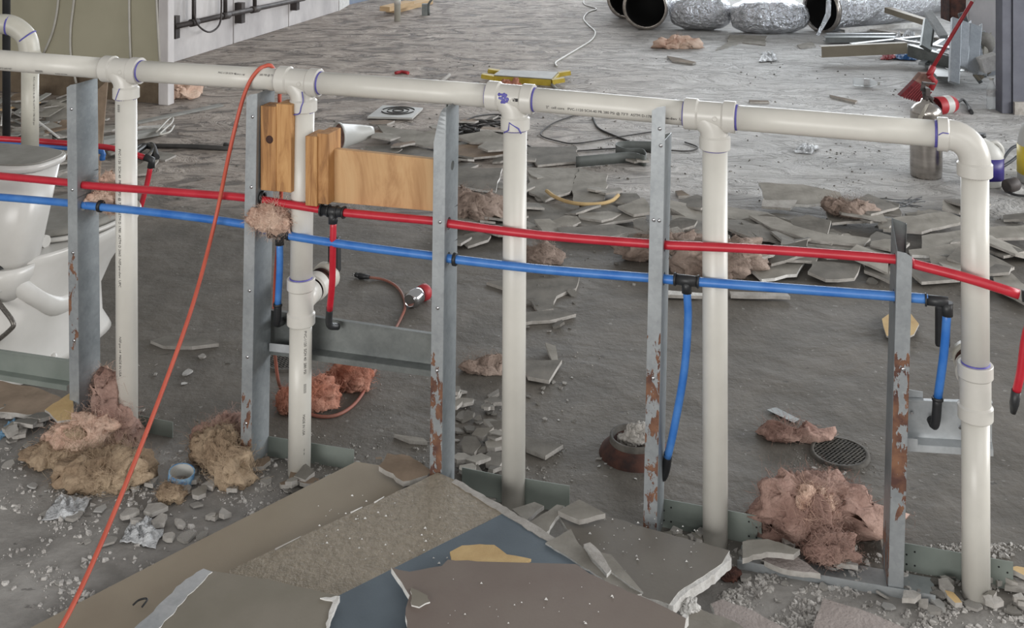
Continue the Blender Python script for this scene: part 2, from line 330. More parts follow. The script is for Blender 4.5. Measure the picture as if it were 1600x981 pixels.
# ================================================================== PVC DRAIN ASSEMBLY
R = .0302
pipes_x = [(198.6, 685), (467.5, 740), (802, 790), (1117.5, 852), (1525, 933)]
feet = [P(*p) for p in pipes_x]
zt = [1.048, 1.050, 1.046, 1.036, 1.030]
topx = [197, 474, 805, 1117, 1523]
tops = [W(x, 150, 0) for x in topx]
for t_, z_ in zip(tops, zt): t_.z = z_
dr = thing('drain_pipe_assembly', feet[2], 'white plastic drain pipe run with four tees, an end elbow and five upright pipes', 'pipework')
def ring(par, p, d, r, wd=.004, name='primer_ring', mat='primer'):
    g = G(); g.lathe(V(p)-V(d).normalized()*wd/2, d, [(0, r-.001), (0, r+.0008), (wd, r+.0008), (wd, r-.001)], 28, caps=False); return g.obj(name, mat, par)
hd = [(tops[i+1]-tops[i]).normalized() for i in range(4)]
lefth = W(-140, 90, 0); lefth.z = 1.055
hs = [tops[0]-hd[0]*.03]+[t for t in tops[1:]]
def hub(g, p, d, L, r=.038, lip=True):
    for pr in ([(0, .0305), (0, r-.0012)], [(0, r-.0012), (.0015, r)], [(.0015, r), (L-.002, r)], [(L-.002, r), (L+.001, r-.003)], [(L+.001, r-.003), (L+.003, .033)]): g.lathe(p, d, pr, 36, caps=False)
for i in range(5):
    # horizontal run pieces
    p0 = lefth if i == 0 else tops[i-1]+hd[i-1]*.035; dd = hd[max(0, i-1)]
    p1 = tops[i]-dd*.06
    if i == 4: p1 = tops[4]-dd*.068
    g = G(); g.tube([p0, p0.lerp(p1, .33), p0.lerp(p1, .66), p1], R, 32); g.obj('pipe', 'pvc', dr)
    # upright
    zb = 0.0
    g = G()
    q5 = feet[i].lerp(tops[i], .50/zt[i]); q4 = feet[i].lerp(tops[i], .42/zt[i])
    if i in (1, 4): g.tube([tops[i]-UP*.05, q5], R, 32); g.tube([q4, feet[i]], R, 32)
    else: g.tube([tops[i]-UP*.05, tops[i].lerp(feet[i], .5), feet[i]], R, 32)
    g.obj('upright_pipe', 'pvc', dr)
for i in range(4):
    c = tops[i]; dd = hd[min(i, 3)]; g = G(); g.tube([c-dd*.045, c+dd*.03], .0332, 36, caps=False)
    hub(g, c-dd*.073, dd, .032); hub(g, c+dd*.050, -dd, .030)
    # swept branch
    g.tube(cr([c-dd*.040+UP*.002, c-dd*.024-UP*.008, c-dd*.006-UP*.028, c-UP*.055], 5), [.031, .0312, .0316, .032, .0324, .0328, .033, .0332, .0334, .0335, .0335, .0335, .0335, .0335, .0335, .0335], 28)
    hub(g, c-UP*.080, UP, .031, .0375)
    t = g.obj('tee_fitting', 'pvcfit', dr)
    g = G(); g.lathe(c+ND*.0325+dd*.004, ND, [(0, .006), (.0018, .006), (.0018, .0045), (.001, .004)], 16); g.obj('moulded_mark', 'pvcfit', t)
    ring(t, c+dd*.0515, dd, R, .006); ring(t, c-UP*.081, UP, R, .004)
    if i in (1, 2, 3): ring(t, c-dd*.0745, dd, R, .003)
    if i == 0:
        g = G(); g.tube([c-UP*(.046+.0009*k)+(ND*math.cos(.15-k*.01)+UD*math.sin(.15-k*.01))*.038 for k in range(0, 40, 4)], .0014, 6); g.obj('primer_drip', 'primer', t)
    if i == 1:
        g = G(); g.tube(cr([c-UP*.02+ND*.0335+UD*.014, c-UP*.045+ND*.033+UD*.017, c-UP*.06+ND*.0365+UD*.013, c-UP*.078+ND*.0375+UD*.008, c-UP*.083+ND*.038-UD*.01], 4), .0017, 6); g.obj('primer_drip', 'primer', t)
    if i == 2:
        g = G(); g.tube([c-UP*.083+ND*.034-UD*.019, c-UP*.075+ND*.038-UD*.006, c-UP*.056+ND*.038-UD*.004, c-UP*.07+ND*.0335+UD*.019, c-UP*.083+ND*.030+UD*.025], .002, 6); g.obj('primer_drip', 'primer', t)
        rnd = random.Random(4); g = G()
        for k in range(26):
            a0 = rnd.uniform(-.35, .55); x = -.022+rnd.gauss(0, .006); p = c+dd*x+ND*.0338*math.cos(a0*.8)+UP*.0338*math.sin(a0*.8); n_ = (ND*math.cos(a0*.8)+UP*math.sin(a0*.8)); g.lathe(p-n_*.001, n_, [(0, rnd.uniform(.003, .005)), (.0013, .003)], 8)
        g.obj('primer_smudge', 'primer', t)
        g = G()
        for k in range(14): x = .004+k*.0021; g.box(c+dd*x+ND*.0334+UP*.002, dd*(.0004+.0005*(k % 3)), ND*.0006, UP*.004)
        g.obj('barcode', 'ink', t)
# end elbow
c = tops[4]; dd = hd[3]; g = G()
arc = [c-dd*.07]+[c-dd*.055-UP*.055+dd*.055*math.sin(a_)+UP*.055*math.cos(a_) for a_ in [k*math.pi/2/10 for k in range(11)]]+[c-UP*.07]
g.tube(arc, .0345, 32); hub(g, c-dd*.080, dd, .024, .0385); hub(g, c-UP*.088, UP, .03, .0385)
t = g.obj('elbow_fitting', 'pvcfit', dr); ring(t, c-dd*.082, dd, R, .007); ring(t, c-UP*.0888, UP, R, .0025, mat='drain')
g = G(); g.tube([c-dd*.079+ND*.0385+UP*.006, c-dd*.07+ND*.038+UP*.012, c-dd*.057+ND*.0375+UP*.011], .0013, 6); g.obj('primer_drip', 'primer', t)
# cleanout tees with stubs to the back on the second and fifth uprights
for i, sg in ((1, 1), (4, -1)):
    f = feet[i]; g = G(); m0 = feet[i].lerp(tops[i], .46/zt[i]); g.tube([m0-UP*.05, m0+UP*.05], .0335, 32, caps=False)
    hub(g, m0-UP*.062, UP, .03); hub(g, m0+UP*.062, -UP, .03)
    bd = (BD+UP*.1).normalized(); g.tube([m0, m0+bd*.06], .033, 28); hub(g, m0+bd*.10, -bd, .03, .038); 
    t = g.obj('tee_fitting', 'pvcfit', dr); ring(t, m0+UP*.0625, UP, R, .005); ring(t, m0-UP*.0635, UP, R, .004)
    g = G(); g.tube([m0+bd*.09, m0+bd*.12], .030, 24); g.tube([m0+bd*.118, m0+bd*.124], .035, 24); o = g.obj('rubber_seal', 'rust', t)
    g = G(); g.lathe(m0+bd*.124, bd, [(0, .039), (.03, .04), (.035, .03)], 24); g.obj('stub_hub', 'pvcold', t)
    g = G(); g.box(m0+BD*.16+UP*.075+UD*(.02 if i == 1 else -.06), UD*.017, BD*.012, UP*.05); g.obj('carrier_arm', 'blk', t, bevel=.006)
# printed lettering wrapped round the pipes
def textmesh(s, size):
    cu = bpy.data.curves.new('t', 'FONT'); cu.body = s; cu.size = size; cu.align_x = 'LEFT'; cu.resolution_u = 2
    o = bpy.data.objects.new('t', cu); COL.objects.link(o); dg = bpy.context.evaluated_depsgraph_get(); me = bpy.data.meshes.new_from_object(o.evaluated_get(dg))
    vs = [v.co.copy() for v in me.vertices]; fs = [tuple(p.vertices) for p in me.polygons]
    bpy.data.objects.remove(o); bpy.data.meshes.remove(me); bpy.data.curves.remove(cu); return vs, fs
def wraptext(s, size, org, ax, front, up, phi, par, r=R, vert=False, mat='ink'):
    vs, fs = textmesh(s, size); out = []
    for v in vs:
        an = phi+v.y/r; out.append(V(org)+V(ax)*v.x+(V(front)*math.cos(an)+V(up)*math.sin(an))*(r+.0006))
    g = G(); g.add(out, fs); return g.obj('printed_lettering', mat, par)
def at(x, i): return tops[i]+hd[i]*((W(x, 150, 0)-tops[i]).dot(hd[i]))
wraptext('2"  Genova   PVC-1120 SCH-40 PR 280 PSI @ 73\u00b0F  ASTM D-1785  NSF-pw-dwv  UPC'.replace('Genova', 'cell core'), .0098, at(858, 2), hd[2], ND, UP, -.42, dr)
wraptext('PVC-1120 SCH 40', .0075, at(349, 0), hd[0], ND, UP, .45, dr); wraptext('ASTM D 1785', .0055, at(375, 0), hd[0], ND, UP, .42, dr); wraptext('280 PSI @ 73', .0075, at(413, 0), hd[0], ND, UP, .5, dr)
wraptext('\u25aa  ASTM D-2665 NSF', .007, at(2, 0), hd[0], ND, UP, -.5, dr); wraptext('IIIIIIIIII', .0105, at(65, 0), hd[0], ND, UP, -.62, dr); wraptext('MADE IN USA', .007, at(95, 0), hd[0], ND, UP, -.75, dr)
def vtext(s, size, i, ztop, phi): f = feet[i].lerp(tops[i], ztop/zt[i]); wraptext(s, size, f, (feet[i]-tops[i]).normalized(), ND, UD, phi, dr)
vtext('IIIIIIII', .011, 0, .955, -.22); vtext('PVC-1120  SCH 40  PR 280 PSI @ 73\u00b0F  ASTM D 1785  ASTM D 2665  NSF-pw-dwv  UPC', .0105, 0, .83, -.12)
vtext('NSF-pw 14  MADE IN USA', .010, 0, .30, -.1)
vtext('PVC-1120  SCH 40  280 PSI', .010, 1, .39, .8); vtext('IIIIIIIII', .011, 1, .25, .8); vtext('MADE IN USA', .009, 1, .17, .75); vtext('~ ~', .012, 1, .08, .8)
# ================================================================== STEEL STUDS
def stud(tp, bp, fdir, twist, label, rust, top_cut=0.0, holes=(), zb=.012, seed=0, off=.07, depth=.092, fw=.032, screws=(), peel=0, webtop=0, mid_rust=None):
    t_ = W(tp[0], tp[1], off); b_ = W(bp[0], bp[1], off)
    ax = (t_-b_).normalized(); base = b_-ax*((b_.z-zb)/ax.z); H = (t_-base).length
    rm = Matrix.Rotation(math.radians(twist), 3, 'Z'); dv = rm@BD; fv = (rm@UD)*fdir
    th = thing('metal_stud', base, label, 'stud')
    Q = lambda a, b, z: base+fv*a+dv*b+ax*z
    # web
    g = G(); zs = sorted(holes, key=lambda h: h[0]); cur = 0; HW = H+webtop
    for hz_, hb, hr in zs:
        z0, z1 = hz_-.03, hz_+.03
        if z0 > cur: g.add([Q(0, 0, cur), Q(0, depth, cur), Q(0, depth, z0), Q(0, 0, z0)], [(0, 1, 2, 3)])
        n = 24; inner = []; outer = []
        for k in range(n):
            an = 2*math.pi*(k+.5)/n; cx, cz = math.cos(an), math.sin(an); inner.append(Q(0, hb+hr*cx, hz_+hr*cz))
            tx = ((depth-hb) if cx > 0 else hb)/max(abs(cx), 1e-6); tz = .03/max(abs(cz), 1e-6); tt = min(tx, tz); outer.append(Q(0, hb+tt*cx, hz_+tt*cz))
        g.add(inner+outer, [(k, (k+1) % n, n+(k+1) % n, n+k) for k in range(n)])
        cs = [Q(0, 0, z0), Q(0, depth, z0), Q(0, depth, z1), Q(0, 0, z1)]
        for (cb, cz_) in ((0, z0), (depth, z0), (depth, z1), (0, z1)):
            pc = Q(0, cb, cz_); nn_ = sorted(range(n), key=lambda k: (outer[k]-pc).length)[:2]; g.add([pc, outer[nn_[0]], outer[nn_[1]]], [(0, 1, 2)])
        cur = z1
    g.add([Q(0, 0, cur), Q(0, depth, cur), Q(0, depth, HW), Q(0, 0, H if webtop >= 0 else HW+.004)], [(0, 1, 2, 3)])
    g.obj('web', galv('stud_web_steel', (112, 118, 122), (156, 162, 166), mid_rust, seed+3) if mid_rust else 'galvm', th, solid=.0016)
    # near flange with a return lip
    g = G(); HF = H-top_cut
    if peel:
        n = 8; vs = []
        for k in range(n+1):
            t = k/n; z = HF-.09+.09*t; wd = fw*(1-.0*t); cut = fw*(.15+.85*(1-t)**.6) if k < n else .003; vs += [Q(0, 0, z), Q(cut, -.006*t*t, z)]
        g.add([Q(0, 0, 0), Q(fw, 0, 0)]+vs, [(0, 1, 3, 2)]+[(2+2*k, 3+2*k, 5+2*k, 4+2*k) for k in range(n)])
        g.add([Q(fw, 0, 0), Q(fw, .008, 0), Q(fw, .008, HF-.09), Q(fw, 0, HF-.09)], [(0, 1, 2, 3)])
    else:
        g.add([Q(0, 0, 0), Q(fw, 0, 0), Q(fw, 0, HF-.012), Q(fw*.6, 0, HF-.004), Q(0, 0, HF)], [(0, 1, 2, 3, 4)])
        g.add([Q(fw, 0, 0), Q(fw, .008, 0), Q(fw, .008, HF-.015), Q(fw, 0, HF-.012)], [(0, 1, 2, 3)])
    g.obj('front_flange', galv('stud_flange_steel', (134, 138, 141), (176, 180, 182), rust, seed, .45, .4), th, solid=.0016)
    g = G(); g.add([Q(0, depth, 0), Q(fw, depth, 0), Q(fw, depth, HW-.01), Q(0, depth, HW)], [(0, 1, 2, 3)]); g.add([Q(fw, depth, 0), Q(fw, depth-.008, 0), Q(fw, depth-.008, HW-.01), Q(fw, depth, HW-.01)], [(0, 1, 2, 3)])
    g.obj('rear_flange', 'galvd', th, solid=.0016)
    for fx, z in screws:
        p = Q(fx*fw, -.0008, z); g = G(); g.lathe(p, -dv, [(0, .005), (.0015, .0045), (.0025, .002)], 10); g.tube([p, p-dv*.007], .0012, 6); g.obj('screw', 'chrome', th)
    return th, Q, H
M['galvm'] = galv('grey_galvanised_steel', (126, 132, 135), (168, 173, 176), None, 0, .45, .42)
def hz(px, py, off=.042, zb=.012): return W(px, py, off).z-zb
HB = .07-.042
studs = []
sd = [
 dict(tp=(119, 131), bp=(124, 664), fdir=-1, twist=0, label='leftmost leaning steel stud, bare grey with one long rust streak beside the toilet', rust=(.14, .62, .55), holes=((hz(131, 289), HB, .016), (hz(138, 321), HB, .016)), seed=1, screws=((.5, .93), (.5, .7), (.5, .52), (.45, .27))),
 dict(tp=(402, 146), bp=(392, 732), fdir=-1, twist=0, label='steel stud carrying the orange cord and pink tuft, beside the wooden blocks', rust=(-.3, .3, .55), holes=((hz(408, 309), HB, .016), (hz(412, 354), HB, .016)), seed=5, screws=((.4, .76), (.4, .95), (.4, .48), (.5, .3), (.5, .12))),
 dict(tp=(697, 168), bp=(690, 742), fdir=-1, twist=0, label='steel stud with peeled curling top at the right end of the plywood', rust=(-.2, .42, .46), peel=1, holes=((hz(703, 349), HB, .016), (hz(705, 404), HB, .016), (hz(703, 262), .05, .012)), seed=9, screws=((.4, .72), (.5, .5), (.5, .34))),
 dict(tp=(1040, 166), bp=(1026, 826), fdir=-1, twist=0, label='tall steel stud rising in front of the drain pipe, speckled with rust', rust=(-.2, .6, .50), holes=((hz(1044, 383), HB, .016), (hz(1044, 436), HB, .016)), seed=13, webtop=-.085, screws=((.4, 1.0), (.3, .96), (.7, .78), (.3, .78), (.5, .4))),
 dict(tp=(1402, 392), bp=(1388, 914), fdir=1, twist=7, label='short broken steel stud at the right with a wide orange rust band', rust=(.1, .62, .47), holes=((hz(1400, 405), HB, .014), (hz(1398, 463), HB, .016)), seed=17, webtop=.045, screws=((.6, .5),), mid_rust=(-.2, .2, .5)),
]
for s_ in sd: studs.append(stud(**s_))
# ================================================================== SUPPLY LINES (PEX)
def sleeve(g, p, d, L=.03, r=.0135):
    d = V(d).normalized(); g.tube([V(p)-d*L/2, V(p)+d*L/2], r, 16); g.tube([V(p)-d*L/2, V(p)-d*(L/2-.005)], r+.003, 16); g.tube([V(p)+d*(L/2-.005), V(p)+d*L/2], r+.003, 16)
OFF = .043; RP = .0108
rdl = thing('red_supply_line', W(800, 360, OFF), 'red flexible water line running through the studs above the blue one', 'water line')
rp = [(-60, 270), (0, 275), (105, 285), (130, 289), (300, 302), (385, 309), (470, 322), (520, 330), (600, 338), (678, 345), (700, 349), (850, 368), (1020, 381), (1045, 383), (1200, 390), (1400, 405), (1430, 413), (1510, 434), (1592, 460)]
g = G(); g.tube([W(x, y, OFF+(.012 if x > 1480 else 0)) for x, y in rp], RP, 14, k=4); g.obj('tube', 'red', rdl)
rt = W(520, 330, OFF); g = G(); g.tube([rt-UD*.035, rt+UD*.035], .0132, 16); g.tube([rt, rt-UP*.032], .0125, 16)
for q in (-.033, -.012, .012, .033): g.tube([rt+UD*(q-.002), rt+UD*(q+.002)], .0165, 16)
g.obj('tee_coupling', 'blk', rdl)
dp = [W(521, 343, OFF), W(520, 390, OFF), W(519, 440, .03), W(515, 484, .01)]
g = G(); g.tube(dp, .0088, 14, k=4); g.obj('drop_tube', 'red', rdl)
g = G(); g.tube([W(521, 338, OFF), W(521, 346, OFF)], .0118, 14); g.obj('crimp_ring', 'blk', rdl)
g = G(); g.tube([W(515, 480, .01), W(514, 500, 0), W(516, 509, -.005), W(528, 510, -.03)], .0095, 12, k=3); o = g.obj('elbow_coupling', 'blk', rdl)
# far end coupling, second drop at the picture's right edge
e_ = W(1597, 462, OFF+.012); g = G(); g.tube([e_, e_+UD*.05], .013, 14); g.tube([e_+UD*.03, e_+UD*.03-UP*.03], .013, 14); g.obj('elbow_coupling', 'blk', rdl)
g = G(); g.tube([e_+UD*.03-UP*.03, W(1604, 520, OFF), W(1595, 580, .04), W(1588, 612, .035)], .0092, 14, k=4); g.obj('drop_tube', 'red', rdl)
g = G(); g.tube([W(1588, 610, .035), W(1585, 630, .03), W(1583, 645, .025)], [.0105, .0105, .006], 12); g.obj('end_plug', 'blk', rdl)
bll = thing('blue_supply_line', W(800, 415, OFF), 'blue flexible water line running through the studs below the red one', 'water line')
bp_ = [(-60, 305), (0, 308), (105, 317), (135, 321), (250, 333), (380, 350), (440, 366), (560, 385), (678, 400), (710, 405), (850, 421), (1015, 434), (1040, 436), (1100, 441), (1250, 452), (1400, 463), (1450, 467)]
g = G(); g.tube([W(x, y, OFF) for x, y in bp_], RP, 14, k=4); g.obj('tube', 'blue', bll)
t1 = W(437, 365, OFF); t2 = W(1073, 438, OFF)
for t0_ in (t1, t2):
    g = G(); g.tube([t0_-UD*.03, t0_+UD*.03], .0128, 16); g.tube([t0_, t0_-UP*.03], .012, 16)
    for q in (-.028, .028): g.tube([t0_+UD*(q-.0025), t0_+UD*(q+.0025)], .0155, 16)
    g.obj('tee_coupling', 'blk', bll)
g = G(); g.tube([t1-UP*.02, W(437, 420, .04), W(434, 478, .02)], .0092, 14, k=4); g.obj('drop_tube', 'blue', bll)
g = G(); g.tube([W(434, 472, .02), W(434, 495, .015), W(433, 505, .005), W(440, 503, -.04)], .0105, 12, k=3); g.tube([W(434, 474, .02), W(434, 478, .02)], .0125, 12); g.obj('elbow_coupling', 'blk', bll)
g = G(); g.tube([t2-UP*.02, W(1075, 500, .04), W(1069, 580, .035), W(1053, 670, .02), W(1043, 714, .01)], .0096, 14, k=5); g.obj('drop_tube', 'blue', bll)
g = G(); g.tube([W(1044, 708, .01), W(1041, 730, .0), W(1036, 745, -.01), W(1032, 735, -.03)], .0105, 12, k=3); g.obj('elbow_coupling', 'blk', bll)
t3 = W(1480, 472, OFF); g = G(); g.tube([t3-UD*.045, t3+UD*.002], .0118, 14); g.tube([t3, t3-UP*.03], .0125, 14); g.tube([t3-UD*.047, t3-UD*.043], .0145, 14); g.obj('elbow_coupling', 'blk', bll)
g = G(); g.tube([t3-UP*.02, W(1475, 550, .03), W(1465, 624, .01)], .0096, 14, k=4); g.obj('drop_tube', 'blue', bll)
g = G(); g.tube([W(1465, 620, .01), W(1463, 650, .0), W(1460, 664, -.01), W(1455, 655, -.03)], .0105, 12, k=3); g.tube([W(1465, 620, .01), W(1465, 625, .01)], .013, 12); g.obj('elbow_coupling', 'blk', bll)
# plastic grommets where the lines pass the studs
for x, y, w_ in ((410, 308, 'r'), (711, 405, 'b'), (157, 322, 'b')):
    p = W(x, y, OFF); g = G(); g.lathe(p-UD*.004, UD, [(0, .011), (0, .017), (.008, .017), (.008, .011)], 18, caps=False); g.obj('clip', 'blk', rdl if w_ == 'r' else bll)
# ================================================================== WOODEN BLOCKS AND PLYWOOD
def slab(par, name, x0, x1, yt, yb, off, dpt, mat, bev=.0015):
    a, b = W(x0, yt, off), W(x1, yt, off); zb_ = W((x0+x1)/2, yb, off).z; zt_ = W((x0+x1)/2, yt, off).z
    c = (a+b)/2; c.z = (zb_+zt_)/2; c = c+BD*dpt/2; h = (V((b.x, b.y, 0))-V((a.x, a.y, 0)))/2
    g = G(); g.box(c, h, BD*dpt/2, UP*(zt_-zb_)/2); return g.obj(name, mat, par, bevel=bev)
wb1 = thing('wooden_block', W(431, 298, .02), 'tall thick wooden block of joined timbers fixed right of the corded stud', 'wood block')
slab(wb1, 'timber', 407, 431, 166, 298, .055, .05, 'wood'); slab(wb1, 'timber', 431.6, 455, 163, 300, .052, .06, 'wood2')
g = G(); p = W(421, 218, .0555); g.lathe(p, ND, [(0, .011), (.0006, .010), (.0008, .006)], 16); g.obj('knot', 'rust', wb1)
wb2 = thing('wooden_block', W(495, 320, .02), 'short narrow wooden block standing at the left end of the plywood', 'wood block')
slab(wb2, 'timber', 477, 495, 213, 322, .062, .075, 'wood2'); slab(wb2, 'timber', 495.5, 513, 209, 319, .055, .075, 'wood')
M['ply2'] = woodm('plywood_board', S(158, 116, 76), S(190, 150, 106), S(200, 164, 120), 4, (2.5, 2.5, .7))
a, b = W(487, 229, .02), W(677, 249, .02); a2, b2 = W(486, 313, .02), W(677, 330, .02)
g = G(); g.prism([a, b, b2, a2], .018, ND); plyo = tag(g.obj('plywood_board', 'ply2', bevel=.001), 'plain plywood board spanning from the short block to the peeled stud', 'board')
# ================================================================== BRACKETS BETWEEN THE STUDS
def bracket(pts, off, label, mat='galvb', lip=.03, name='mounting_bracket'):
    th = thing(name, W(*pts[3], off), label, 'bracket')
    q = [W(x, y, off) for x, y in pts]
    g = G(); g.add(q, [(0, 1, 2, 3)]); g.obj('face_plate', mat, th, solid=.002)
    g = G(); g.add([q[3], q[2], q[2]+ND*lip-UP*.003, q[3]+ND*lip-UP*.003], [(0, 1, 2, 3)]); g.add([q[3]+ND*lip-UP*.003, q[2]+ND*lip-UP*.003, q[2]+ND*lip-UP*.018, q[3]+ND*lip-UP*.018], [(0, 1, 2, 3)]); g.obj('bottom_lip', mat, th, solid=.002)
    g = G(); g.add([q[0], q[1], q[1]+ND*.012, q[0]+ND*.012], [(0, 1, 2, 3)]); g.obj('top_lip', mat, th, solid=.002)
    return th, q
th, q = bracket([(421, 482), (680, 520), (680, 570), (421, 535)], -.05, 'long dark steel cross bracket behind the second pipe, spanning two studs', 'galvd')
g = G(); p = W(421, 536, -.01); e = W(480, 542, -.01); g.add([p, e, e-UP*.022, p-UP*.022], [(0, 1, 2, 3)]); g.obj('bright_tab', 'galvb', th, solid=.002)
th, q = bracket([(1408, 622), (1550, 626), (1550, 690), (1408, 682)], -.05, 'bright galvanised bracket between the short stud and the last pipe', 'galvb')
g = G(); p = W(1412, 684, -.01); e = W(1434, 686, -.01); g.add([p, e, e-UP*.02, p-UP*.02], [(0, 1, 2, 3)]); g.obj('bright_tab', 'galvb', th, solid=.002)
g = G(); p = W(1418, 608, -.055); e = W(1442, 612, -.055); g.add([p, e, e-UP*.03, p-UP*.03], [(0, 1, 2, 3)]); g.obj('bright_tab', 'galvb', th, solid=.002)
g = G()
for x, y in ((1500, 668), (1468, 690), (1425, 645)): p = W(x, y, -.045); g.lathe(p, ND, [(0, .004), (.003, .003)], 10)
g.obj('screw', 'chrome', th)
th, q = bracket([(-40, 540), (112, 562), (112, 596), (-40, 572)], -.02, 'dull green-grey steel brace below the toilet, left of the first stud', 'plate', .02)
# ================================================================== FLOOR TRACK AND PROTECTOR PLATES
def plate(x0, y0, x1, y1, hgt, label, off=None, mat='plate', holes=True):
    a, b = P(x0, y0), P(x1, y1); th = thing('steel_plate', (a+b)/2, label, 'metal plate'); d_ = (b-a).normalized(); n_ = V((d_.y, -d_.x, 0))
    g = G(); g.add([a, b, b+UP*hgt, a+UP*hgt], [(0, 1, 2, 3)]); g.obj('plate_sheet', mat, th, solid=.002)
    if holes:
        g = G()
        for e_, s_ in ((a, 1), (b, -1)):
            for t_, z_ in ((.012, .25), (.012, .6), (.03, .25), (.03, .75)): g.lathe(e_+d_*s_*t_+UP*hgt*z_+n_*.0008, n_, [(0, .0022), (.001, .0022)], 8)
        g.obj('nail_hole', 'dark', th)
    return th
plate(1030, 822, 1190, 852, .07, 'pale grey-green steel plate upright behind the fourth pipe')
plate(1408, 890, 1583, 922, .064, 'pale grey-green steel plate upright behind the last pipe')
plate(820, 790, 890, 802, .07, 'dark grey-green steel plate right of the middle pipe foot', holes=False)
plate(722, 772, 788, 786, .07, 'dark grey-green steel plate left of the middle pipe foot', holes=False)
plate(418, 712, 553, 734, .055, 'grey-green steel plate behind the foot of the second pipe', holes=False)
plate(214, 672, 270, 684, .045, 'small grey-green steel plate right of the first pipe foot', holes=False)
tr = thing('floor_track', P(1300, 905), 'pale steel floor track lip running past the short stud foot', 'track')
a, b = P(1152, 888), P(1462, 944); g = G(); g.add([a, b, b+UP*.02, a+UP*.02], [(0, 1, 2, 3)]); g.add([a+BD*.0, b+BD*.0, b+BD*.09+UP*.002, a+BD*.09+UP*.002], [(0, 1, 2, 3)]); g.obj('track_lip', 'galv', tr, solid=.002)
# ================================================================== EXTENSION CORD
tp_ = W(411, 103, 0)
path = [D(60, 1030, 2.26), D(95, 981, 2.3), D(140, 890, 2.42), D(195, 760, 2.58), D(250, 620, 2.74), D(300, 480, 2.88), W(335, 350, .085), W(358, 240, .08), W(375, 170, .06), W(388, 132, .038), W(402, 112, .026)+UP*.002]
ptop = tops[0].lerp(tops[1], 0); xx_ = (W(415, 110, 0)-tops[0]).dot(hd[0]); pc_ = tops[0]+hd[0]*xx_
path += [pc_+UP*(R+.004)-UD*.006, pc_+UP*(R+.002)-ND*.014+UD*.012, W(436, 135, -.046), W(437, 165, -.05), W(440, 250, -.06), W(438, 330, -.06), W(430, 440, -.1), W(428, 540, -.16)]
cordg = thing('extension_cord', tp_, 'orange extension cord hung over the top pipe, hanging down to the lower left', 'cord')
g = G(); g.tube(path, .0055, 10, k=6); g.obj('cord', 'cord', cordg)
e0 = W(428, 540, -.16)
pf = [e0, P(436, 600, .06), P(450, 618, .012), P(480, 645, .006), P(520, 650, .006), P(555, 630, .006), P(580, 590, .006), P(600, 545, .006), P(625, 500, .006), P(633, 475, .006), P(622, 450, .006), P(600, 437, .006), P(575, 433, .01)]
g = G(); g.tube(pf, .005, 10, k=5); g.obj('dusty_cord', 'cordd', cordg)
g = G(); g.tube([P(577, 433, .012), P(562, 431, .012)], [.008, .013], 10); g.tube([P(562, 431, .012), P(556, 429, .012)], .010, 8); g.obj('plug', 'blk', cordg)
g = G(); g.tube([P(556, 428, .015), P(550, 427, .015)], .002, 6); g.tube([P(556, 431, .01), P(550, 430, .01)], .002, 6); g.obj('prong', 'chrome', cordg)
# ================================================================== TOILET (behind the wall, seen from its tank side)
TB = V((-1.665, 3.53, 0)); tw = thing('toilet', TB, 'white toilet with dusty tank lid standing behind the leftmost stud', 'toilet')
def T(x, y, z): return TB+UD*x+BD*y+UP*z
def loft(g, secs, n=36, ex=2.6, mi=0, cap=True):
    vs = []
    for (cx, cy, hx, hy, z, e) in secs:
        for j in range(n):
            an = 2*math.pi*j/n; c_, s_ = math.cos(an), math.sin(an); vs.append(T(cx+hx*math.copysign(abs(c_)**(2/e), c_), cy+hy*math.copysign(abs(s_)**(2/e), s_), z))
    m = len(secs); g.add(vs, [(i*n+j, i*n+(j+1) % n, (i+1)*n+(j+1) % n, (i+1)*n+j) for i in range(m-1) for j in range(n)], mi, True)
    b0 = len(g.v)-len(vs)
    if cap: g.f += [tuple(b0+j for j in reversed(range(n))), tuple(b0+(m-1)*n+j for j in range(n))]; g.mi += [mi]*2; g.sm += [False]*2
g = G(); loft(g, [(0, .06, .11, .06, .365, 3), (0, .06, .135, .078, .39, 3.2), (0, .065, .195, .10, .68, 3.6)]); g.obj('tank', 'por', tw)
g = G(); loft(g, [(0, .065, .20, .104, .682, 3.4), (0, .065, .215, .115, .69, 3.2), (0, .065, .215, .115, .708, 3.2)]); g.obj('tank_lid', 'por', tw)
g = G(); loft(g, [(0, .065, .207, .108, .7085, 3.2), (0, .065, .204, .106, .712, 3.2)]); g.obj('dust_layer', 'pord', tw)
g = G(); loft(g, [(0, .24, .135, .30, 0, 3), (0, .24, .13, .29, .02, 3), (0, .24, .115, .27, .06, 2.8), (0, .25, .11, .26, .16, 2.6), (0, .28, .13, .28, .23, 2.4), (0, .32, .16, .32, .30, 2.2), (0, .345, .185, .345, .355, 2.2), (0, .35, .19, .35, .378, 2.3), (0, .35, .185, .345, .388, 2.3)]); g.obj('bowl', 'por', tw)
g = G(); loft(g, [(0, .09, .09, .10, .26, 2.4), (0, .08, .12, .11, .33, 2.6), (0, .08, .13, .11, .37, 2.6)]); g.obj('tank_platform', 'por', tw)
for s_ in (1, -1):
    g = G(); g.tube([T(.085*s_, .04, .34), T(.095*s_, .10, .27), T(.095*s_, .17, .20), T(.09*s_, .24, .20), T(.09*s_, .31, .13), T(.085*s_, .33, .04)], [.05]*26, 16, k=5) if False else g.tube(cr([T(.07*s_, .04, .33), T(.09*s_, .10, .26), T(.10*s_, .19, .19), T(.095*s_, .29, .17), T(.085*s_, .33, .10), T(.08*s_, .30, .02)], 5), .036, 16)
    g.obj('trapway', 'por', tw)
g = G(); loft(g, [(0, .40, .188, .24, .392, 2.1), (0, .40, .192, .245, .40, 2.1), (0, .40, .185, .238, .408, 2.1)]); g.obj('seat', 'por', tw)
